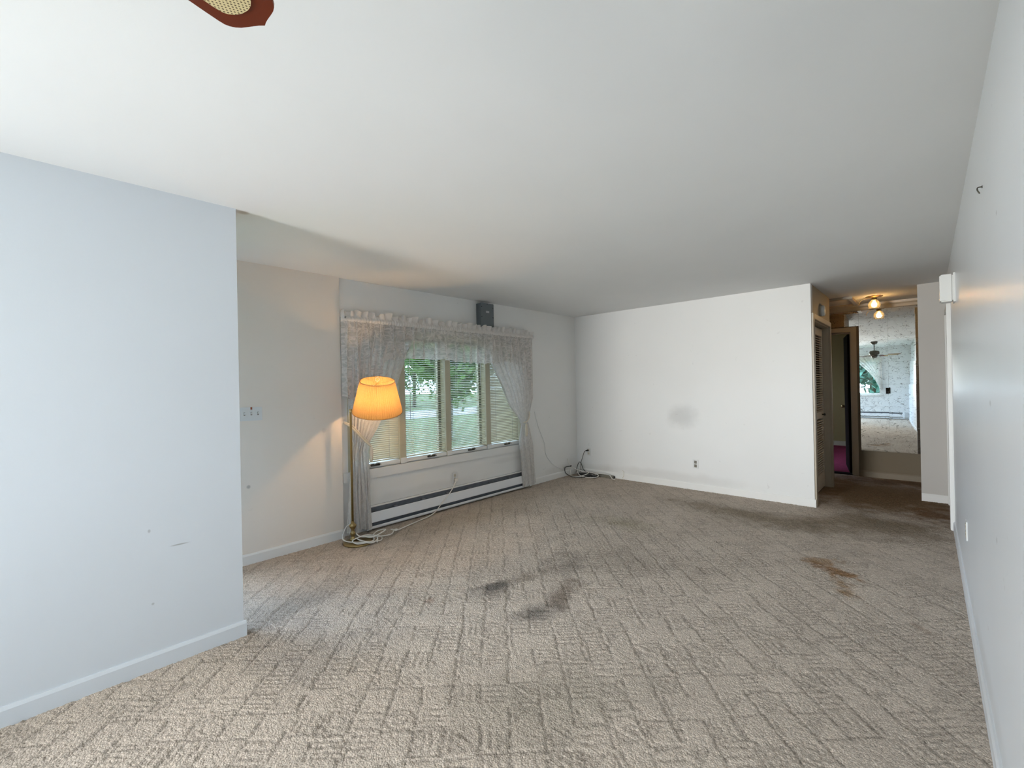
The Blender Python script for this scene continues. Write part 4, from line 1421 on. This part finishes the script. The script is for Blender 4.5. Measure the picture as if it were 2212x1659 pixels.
# ---- closet bifold louvered doors
DXc = XC - 0.085
t = thing('door_1', (DXc, (CY0 + CY1) / 2, 0.0), 'cream louvered bifold closet door facing the hall', 'door', kind='structure')
lw_ = (CY1 - 0.012 - CY0 - 0.008) / 2
lv = MB()
ll = (lw_ - 0.13) / 2
lv.add([(-0.016, -ll, -0.010), (-0.016, ll, -0.010), (0.016, ll, -0.020 + 0.002), (0.016, -ll, -0.020 + 0.002),
        (-0.016, -ll, -0.004), (-0.016, ll, -0.004), (0.016, ll, -0.012), (0.016, -ll, -0.012)],
       [(3, 2, 1, 0), (4, 5, 6, 7), (0, 1, 5, 4), (1, 2, 6, 5), (2, 3, 7, 6), (3, 0, 4, 7)])
lme = lv.mesh('louver')
lme.materials.append(M['louver'])
for k in range(2):
    y0 = CY0 + 0.004 + k * (lw_ + 0.001)
    y1 = y0 + lw_ - 0.003
    z0, z1 = 0.022, CZ - 0.03
    fr = MB()
    fr.box((DXc - 0.015, y0, z0), (DXc + 0.015, y0 + 0.045, z1)).box((DXc - 0.015, y1 - 0.045, z0), (DXc + 0.015, y1, z1))
    fr.box((DXc - 0.015, y0 + 0.045, z0), (DXc + 0.015, y1 - 0.045, z0 + 0.18)).box((DXc - 0.015, y0 + 0.045, z1 - 0.09), (DXc + 0.015, y1 - 0.045, z1))
    fr.box((DXc - 0.015, y0 + 0.045, 0.90), (DXc + 0.015, y1 - 0.045, 0.985))
    leaf = fr.build('door_leaf', 'louver', t)
    yc = (y0 + y1) / 2
    for za, zb in ((z0 + 0.18, 0.90), (0.985, z1 - 0.09)):
        z = za + 0.024
        while z < zb - 0.004:
            inst(lme, 'louver', 'louver', leaf, (DXc, yc, z), (0, math.radians(-4), 0))
            z += 0.0285
    if k == 1:
        MB().lathe([(0.006, 0), (0.006, 0.015), (0.014, 0.022), (0.016, 0.030), (0.010, 0.038)], (DXc + 0.015, y0 + 0.40, 0.945), (1, 0, 0), 14).build('knob', 'bronze', leaf)

# ---- smoke alarm above the closet door
t = thing('smoke_alarm', (XC, 6.35, 2.20), 'round cream smoke alarm above the closet door', 'smoke alarm')
MB().lathe([(0.060, 0.0), (0.060, 0.012), (0.055, 0.014)], (XC, 6.33, 2.20), (1, 0, 0), 32).build('mount', 'plastic_ivory', t)
MB().lathe([(0.062, 0.014), (0.065, 0.020), (0.062, 0.040), (0.045, 0.048), (0.02, 0.050)], (XC, 6.33, 2.20), (1, 0, 0), 32).build('cover', 'plastic_white', t)
MB().lathe([(0.059, 0.0), (0.059, 0.003)], (XC + 0.026, 6.33, 2.20), (1, 0, 0), 32).build('vent_gap', 'plastic_black', t)
MB().box((XC + 0.002, 6.30, 2.262), (XC + 0.016, 6.33, 2.285)).build('clip', 'plastic_grey', t)

# ---- open dark door in the far doorway
dl = thing('door_2', (HX1 - 0.02, YM + T + 0.02, 0.0), 'dark brown door standing open into the far room', 'door', kind='structure')
dl.rotation_euler = (0, 0, math.radians(9.5))
MB().box((HX1 - 0.055, YM + T + 0.02, 0.012), (HX1 - 0.02, YM + T + 0.78, HZ - 0.02)).build('door_leaf', 'dark_wood', dl)
MB().sphere((HX1 - 0.085, YM + T + 0.72, 0.95), 0.026).build('knob', 'brass_old', dl)
struct('threshold', MB().box((HX0, YM + 0.005, -0.01), (HX1, YM + T + 0.03, 0.010)), 'dark_wood', 'threshold strip in the hall doorway with shadow in its dark colour', 'threshold')  # doorway shadow put into the strip's near-black colour

# ---- mirror tiles
TS = 0.310
ma = math.radians(1.45)
mr = thing('mirror_wall', (-0.078, YM - 0.006, 0.372), 'gold-veined mirror tiles covering the hall end wall', 'mirror')
mr.rotation_euler = (0, 0, ma)


def tile(c0, c1, z0, z1, jit):
    w, h = (c1 - c0) - 0.0012, (z1 - z0) - 0.0012
    mb = MB()
    b = 0.003
    v = [(-w / 2, 0, -h / 2), (w / 2, 0, -h / 2), (w / 2, 0, h / 2), (-w / 2, 0, h / 2),
         (-w / 2, -0.003, -h / 2), (w / 2, -0.003, -h / 2), (w / 2, -0.003, h / 2), (-w / 2, -0.003, h / 2)]
    mb.add(v, [(0, 1, 2, 3), (7, 6, 5, 4), (0, 4, 5, 1), (1, 5, 6, 2), (2, 6, 7, 3), (3, 7, 4, 0)])
    me = mb.mesh('mirror_tile')
    me.materials.append(M['mirror'])
    o = bpy.data.objects.new('mirror_tile', me)
    col.objects.link(o)
    o.parent = mr
    o.location = ((c0 + c1) / 2, -0.003, (z0 + z1) / 2)
    o.rotation_euler = (random.uniform(-1, 1) * jit, 0, random.uniform(-1, 1) * jit)


ztop = H - 0.092 - 0.372
for c in range(5):
    c1, c0 = -c * TS, -(c + 1) * TS
    z = 0.0
    while z < ztop - 0.01:
        z1 = min(z + TS, ztop)
        if c < 2:
            tile(c0, c1, z, z1, math.radians(0.10))
        elif z1 > 2.135 - 0.372:
            tile(c0, c1, max(z, 2.135 - 0.372), z1, math.radians(0.10))
        z = z1

# ---- hall ceiling light
hx, hy = -0.48, 7.30
t = thing('hall_ceiling_light', (hx, hy, H), 'lit brass hall ceiling light with a clear glass bell shade', 'ceiling light')
MB().lathe([(0.088, 0.0), (0.090, -0.008), (0.060, -0.020), (0.030, -0.026), (0.026, -0.05), (0.018, -0.055)], (hx, hy, H - 0.001), n=8, smooth=False).build('canopy', 'brass_old', t)
MB().lathe([(0.028, -0.045), (0.034, -0.055), (0.050, -0.070), (0.062, -0.095), (0.066, -0.120), (0.058, -0.145), (0.064, -0.165)], (hx, hy, H), n=24, cap=False).build('glass_shade', 'lamp_glass', t)
MB().lathe([(0.012, -0.055), (0.014, -0.070), (0.028, -0.095), (0.030, -0.115), (0.020, -0.138), (0.003, -0.146)], (hx, hy, H), n=16).build('light_bulb', 'bulb', t)
MB().tube([(hx - 0.04, hy, H - 0.02), (hx - 0.10, hy - 0.02, H - 0.025), (hx - 0.14, hy - 0.02, H - 0.06), (hx - 0.15, hy - 0.02, H - 0.10)], 0.003, 6, 8).build('pull_wire', 'brass', t)
pl = bpy.data.lights.new('hall_light', 'POINT')
pl.energy = 85
pl.color = (1.0, 0.60, 0.24)
pl.shadow_soft_size = 0.03
po = bpy.data.objects.new('hall_light', pl)
po.location = (0, 0, -0.115)
po.parent = t
col.objects.link(po)

# ---- door chime on the right wall and a nail
t = thing('door_chime', (XR, 4.70, 2.0), 'white door chime box high on the right wall', 'door chime')
MB().box((XR - 0.012, 4.655, 1.955), (XR, 4.80, 2.17)).build('back_plate', 'plastic_white', t, bevel=0.002)
MB().box((XR - 0.085, 4.66, 1.96), (XR - 0.012, 4.795, 2.165)).build('cover', 'plastic_white', t, bevel=0.008)
t = thing('picture_hook', (XR, 2.44, 2.11), 'small bent nail hook high on the right wall', 'hook')
MB().tube([(XR, 2.44, 2.112), (XR - 0.012, 2.438, 2.112), (XR - 0.014, 2.43, 2.10), (XR - 0.008, 2.43, 2.086)], 0.0022, 6, 4).build('hook', 'bronze', t)
MB().lathe([(0.005, 0), (0.005, 0.002)], (XR, 2.44, 2.112), (-1, 0, 0), 10).build('nail_head', 'bronze', t)

# ---- ceiling fan
FX, FY, FZ = -0.665, -0.330, 2.03
t = thing('ceiling_fan', (FX, FY, FZ), 'cherry wood ceiling fan with cane blade insets above the camera', 'ceiling fan')
MB().lathe([(0.075, H - 0.001), (0.078, H - 0.03), (0.06, H - 0.07), (0.02, H - 0.085)], (FX, FY, 0), n=28).build('canopy', 'bronze', t)
MB().lathe([(0.011, 2.17), (0.011, H - 0.08)], (FX, FY, 0), n=12).build('downrod', 'bronze', t)
MB().lathe([(0.02, 2.19), (0.09, 2.175), (0.115, 2.15), (0.115, 2.09), (0.095, 2.065), (0.06, 2.055)], (FX, FY, 0), n=36).build('motor_housing', 'bronze', t)
MB().lathe([(0.075, 2.055), (0.075, 2.03), (0.055, 1.985), (0.02, 1.975)], (FX, FY, 0), n=24).build('switch_housing', 'bronze', t)
a0 = math.atan2(0.97, -0.25)
Lb, hw = 0.62, 0.066
half = [(0.17, 0.045), (0.22, 0.052), (0.40, 0.062), (Lb - 0.060, hw), (Lb - 0.040, hw), (Lb - 0.031, hw * 0.985), (Lb - 0.025, hw * 0.93), (Lb - 0.0185, hw * 0.82), (Lb - 0.014, hw * 0.68), (Lb - 0.0105, hw * 0.50), (Lb - 0.0075, hw * 0.32), (Lb - 0.0042, hw * 0.15), (Lb, 0.0)]
inset = [(0.27, 0.030), (0.40, 0.037), (Lb - 0.065, 0.039), (Lb - 0.050, 0.037), (Lb - 0.043, 0.032), (Lb - 0.037, 0.021), (Lb - 0.034, 0.008)]
inset_full = inset + [(a, -b) for a, b in inset[::-1]]
blade_poly = half + [(a, -b) for a, b in half[-2::-1]]


def local_poly(poly, z0, z1, nm, mat):
    mb = MB()
    mb.prism(poly, 2, z0, z1)
    me = mb.mesh(nm)
    me.materials.append(M[mat])
    return me


bl_me = local_poly(blade_poly, -0.003, 0.003, 'blade', 'fan_wood')
in_me = local_poly(inset_full, -0.0045, 0.0045, 'cane_inset', 'cane')
ir_me = local_poly([(0.06, 0.014), (0.13, 0.012), (0.18, 0.035), (0.25, 0.030), (0.25, -0.030), (0.18, -0.035), (0.13, -0.012), (0.06, -0.014)], 0.003, 0.008, 'blade_iron', 'bronze')
for k in range(5):
    an = a0 + k * 2 * math.pi / 5
    b = inst(bl_me, 'blade', 'fan_wood', t, (FX, FY, FZ), (math.radians(6), 0, an))
    for me_, nm in ((in_me, 'cane_inset'), (ir_me, 'blade_iron')):
        o = bpy.data.objects.new(nm, me_)
        col.objects.link(o)
        o.parent = b

# ---- windows behind the camera, the side one added for light
t = thing('window_2', ((RX0 + RX1) / 2, YREAR, RZ0), 'rear window with lace swags seen only in the hall mirror', 'window', kind='structure')
MB().box((RX0 - 0.05, YREAR, RZ0 - 0.05), (RX1 + 0.05, YREAR + 0.05, RZ0)).build('sill', 'trim', t, bevel=0.004)
MB().box((RX0 - 0.05, YREAR, RZ0), (RX0, YREAR + 0.018, RZ1 + 0.05)).build('casing_side', 'trim', t)
MB().box((RX1, YREAR, RZ0), (RX1 + 0.05, YREAR + 0.018, RZ1 + 0.05)).build('casing_side', 'trim', t)
MB().box((RX0, YREAR, RZ1), (RX1, YREAR + 0.018, RZ1 + 0.05)).build('casing_head', 'trim', t)
MB().box((RX0, YREAR - 0.07, RZ0), (RX1, YREAR - 0.066, RZ1)).build('pane', 'glass', t)
MB().box((RX0, YREAR - 0.08, RZ0), (RX1, YREAR - 0.05, RZ0 + 0.04)).build('sash_rail', 'trim', t)
MB().box((RX0, YREAR - 0.08, RZ1 - 0.04), (RX1, YREAR - 0.05, RZ1)).build('sash_rail', 'trim', t)


def rear_swag(label, sgn):
    x_out = RX1 + 0.10 if sgn > 0 else RX0 - 0.10
    tt_ = thing('swag_curtain', (x_out, YREAR + 0.05, RZ0), label, 'curtain')

    def fn(s, q):
        z = RZ1 + 0.07 + (RZ0 + 0.16 - RZ1 - 0.07) * q
        wdt = 0.80 * (1 - q) ** 1.7 + 0.10
        x = x_out - sgn * wdt * s
        y = YREAR + 0.05 + 0.015 * math.sin(2 * math.pi * 7 * s)
        return (x, y, z, s * 2, z)
    cloth('cloth', 'lace', tt_, 30, 60, fn)


rear_swag('lace swag curtain on the right of the rear window', 1)
rear_swag('lace swag curtain on the left of the rear window', -1)
heater('baseboard_heater', (-2.70, YREAR), (0.05, YREAR), (0, 1), 'white baseboard heater below the rear window')
t = thing('added_window', (XL, (BY0 + BY1) / 2, BZ0), 'wide side window added behind the camera for extra daylight', 'window', kind='structure')
MB().box((XL, BY0 - 0.06, BZ0 - 0.05), (XL + 0.03, BY1 + 0.06, BZ0)).build('sill', 'trim', t)
for y in (BY0 + 0.02, (BY0 + BY1) / 2, BY1 - 0.02):
    MB().box((XL - 0.07, y - 0.02, BZ0), (XL - 0.03, y + 0.02, BZ1)).build('sash_stile', 'trim', t)
MB().box((XL - 0.052, BY0, BZ0), (XL - 0.048, BY1, BZ1)).build('pane', 'glass', t)
t = thing('wall_plaque', (-0.365, YREAR, 1.0), 'small dark plaque beside the rear window', 'plaque')
MB().box((-0.44, YREAR, 0.86), (-0.29, YREAR + 0.015, 1.06)).build('panel', 'dark_wood', t, bevel=0.004)

# ================================================================ OUTDOORS
tag(MB().box((-90, -60, -0.75), (60, 70, -0.55)).build('lawn', 'grass'), 'green front lawn around the house', 'lawn', kind='structure')
tag(MB().box((-30, -60, -0.549), (-23, 70, -0.53)).build('road', 'asphalt'), 'pale road beyond the front lawn', 'road', kind='structure')
tag(MB().box((XW - 0.3, YREAR - T, -0.6), (XR + 1.6, 11.5, -0.04)).build('foundation', 'concrete'), 'concrete foundation under the house', 'foundation', kind='structure')


def tree(label, x, y, h, r, n, mat, seed, low=0.35, group='trees outside'):
    q = np.random.default_rng(seed)
    t = thing('tree', (x, y, -0.55), label, 'tree', group)
    mb = MB()
    mb.tube([(x, y, -0.6), (x + 0.1, y, h * 0.3), (x - 0.1, y + 0.1, h * 0.7)], 0.16, 8, 4)
    mb.build('trunk', 'bark', t)
    cl = q.normal(0, 1, (26, 3))
    cl /= np.linalg.norm(cl, axis=1)[:, None]
    cl *= (q.random((26, 1)) ** 0.5) * 0.75
    v, f = [], []
    for i in range(n):
        c = cl[q.integers(0, 26)] + q.normal(0, 0.16, 3)
        p = np.array([x + c[0] * r, y + c[1] * r, h * low + (h * (1 - low)) * (0.5 + 0.5 * c[2])])
        a = q.normal(0, 1, 3)
        a /= np.linalg.norm(a)
        b = np.cross(a, q.normal(0, 1, 3))
        b /= np.linalg.norm(b) + 1e-6
        s = q.uniform(0.10, 0.20)
        k = len(v)
        v += [p - a * s, p + b * s * 0.5, p + a * s, p - b * s * 0.5]
        f.append((k, k + 1, k + 2, k + 3))
    mb = MB()
    mb.add([tuple(p) for p in v], f)
    tag(mb.build('foliage', mat, t), kind='stuff')


tree('leafy green tree outside the second window', -12.5, 9.9, 5.2, 2.2, 5200, 'leaf_a', 1, 0.12)
tree('big green tree outside the third window', -13.5, 14.6, 6.5, 2.8, 6200, 'leaf_b', 2, 0.08)
tree('distant tree across the road on the left', -38, 17, 9, 4.0, 4500, 'leaf_b', 3, 0.05)
tree('distant tree across the road in the middle', -40, 34, 10, 4.6, 5000, 'leaf_a', 4, 0.05)
tree('distant tree across the road on the right', -36, 45, 9, 5.0, 4500, 'leaf_b', 5, 0.05)
tree('blue-green tree behind the rear window', -0.9, -8.0, 6.0, 2.6, 12000, 'leaf_c', 6, 0.02)
tree('second blue-green tree behind the rear window', -8.6, -10.5, 7.0, 3.0, 5200, 'leaf_c', 7, 0.05)
tree('distant hedge tree left of the neighbour house', -36, 24.5, 6, 4.0, 4000, 'leaf_a', 8, 0.02)
tree('distant tree far left across the road', -37, 4, 8, 4.5, 3500, 'leaf_a', 9, 0.05)
t = thing('neighbor_house', (-48, 24, -0.55), 'white neighbour house across the road', 'house')
MB().box((-52, 20, -0.6), (-46, 30, 2.6)).build('wall', 'siding', t)
MB().prism([(-52.4, 2.6), (-45.6, 2.6), (-49, 4.6)], 1, 19.6, 30.4).build('roof', 'roof', t)
for y in (22, 25, 28):
    MB().box((-46.0, y - 0.6, 0.6), (-45.95, y + 0.6, 1.8)).build('window', 'dark_slot', t)

for o in bpy.data.objects:
    if '_org' in o:
        del o['_org']
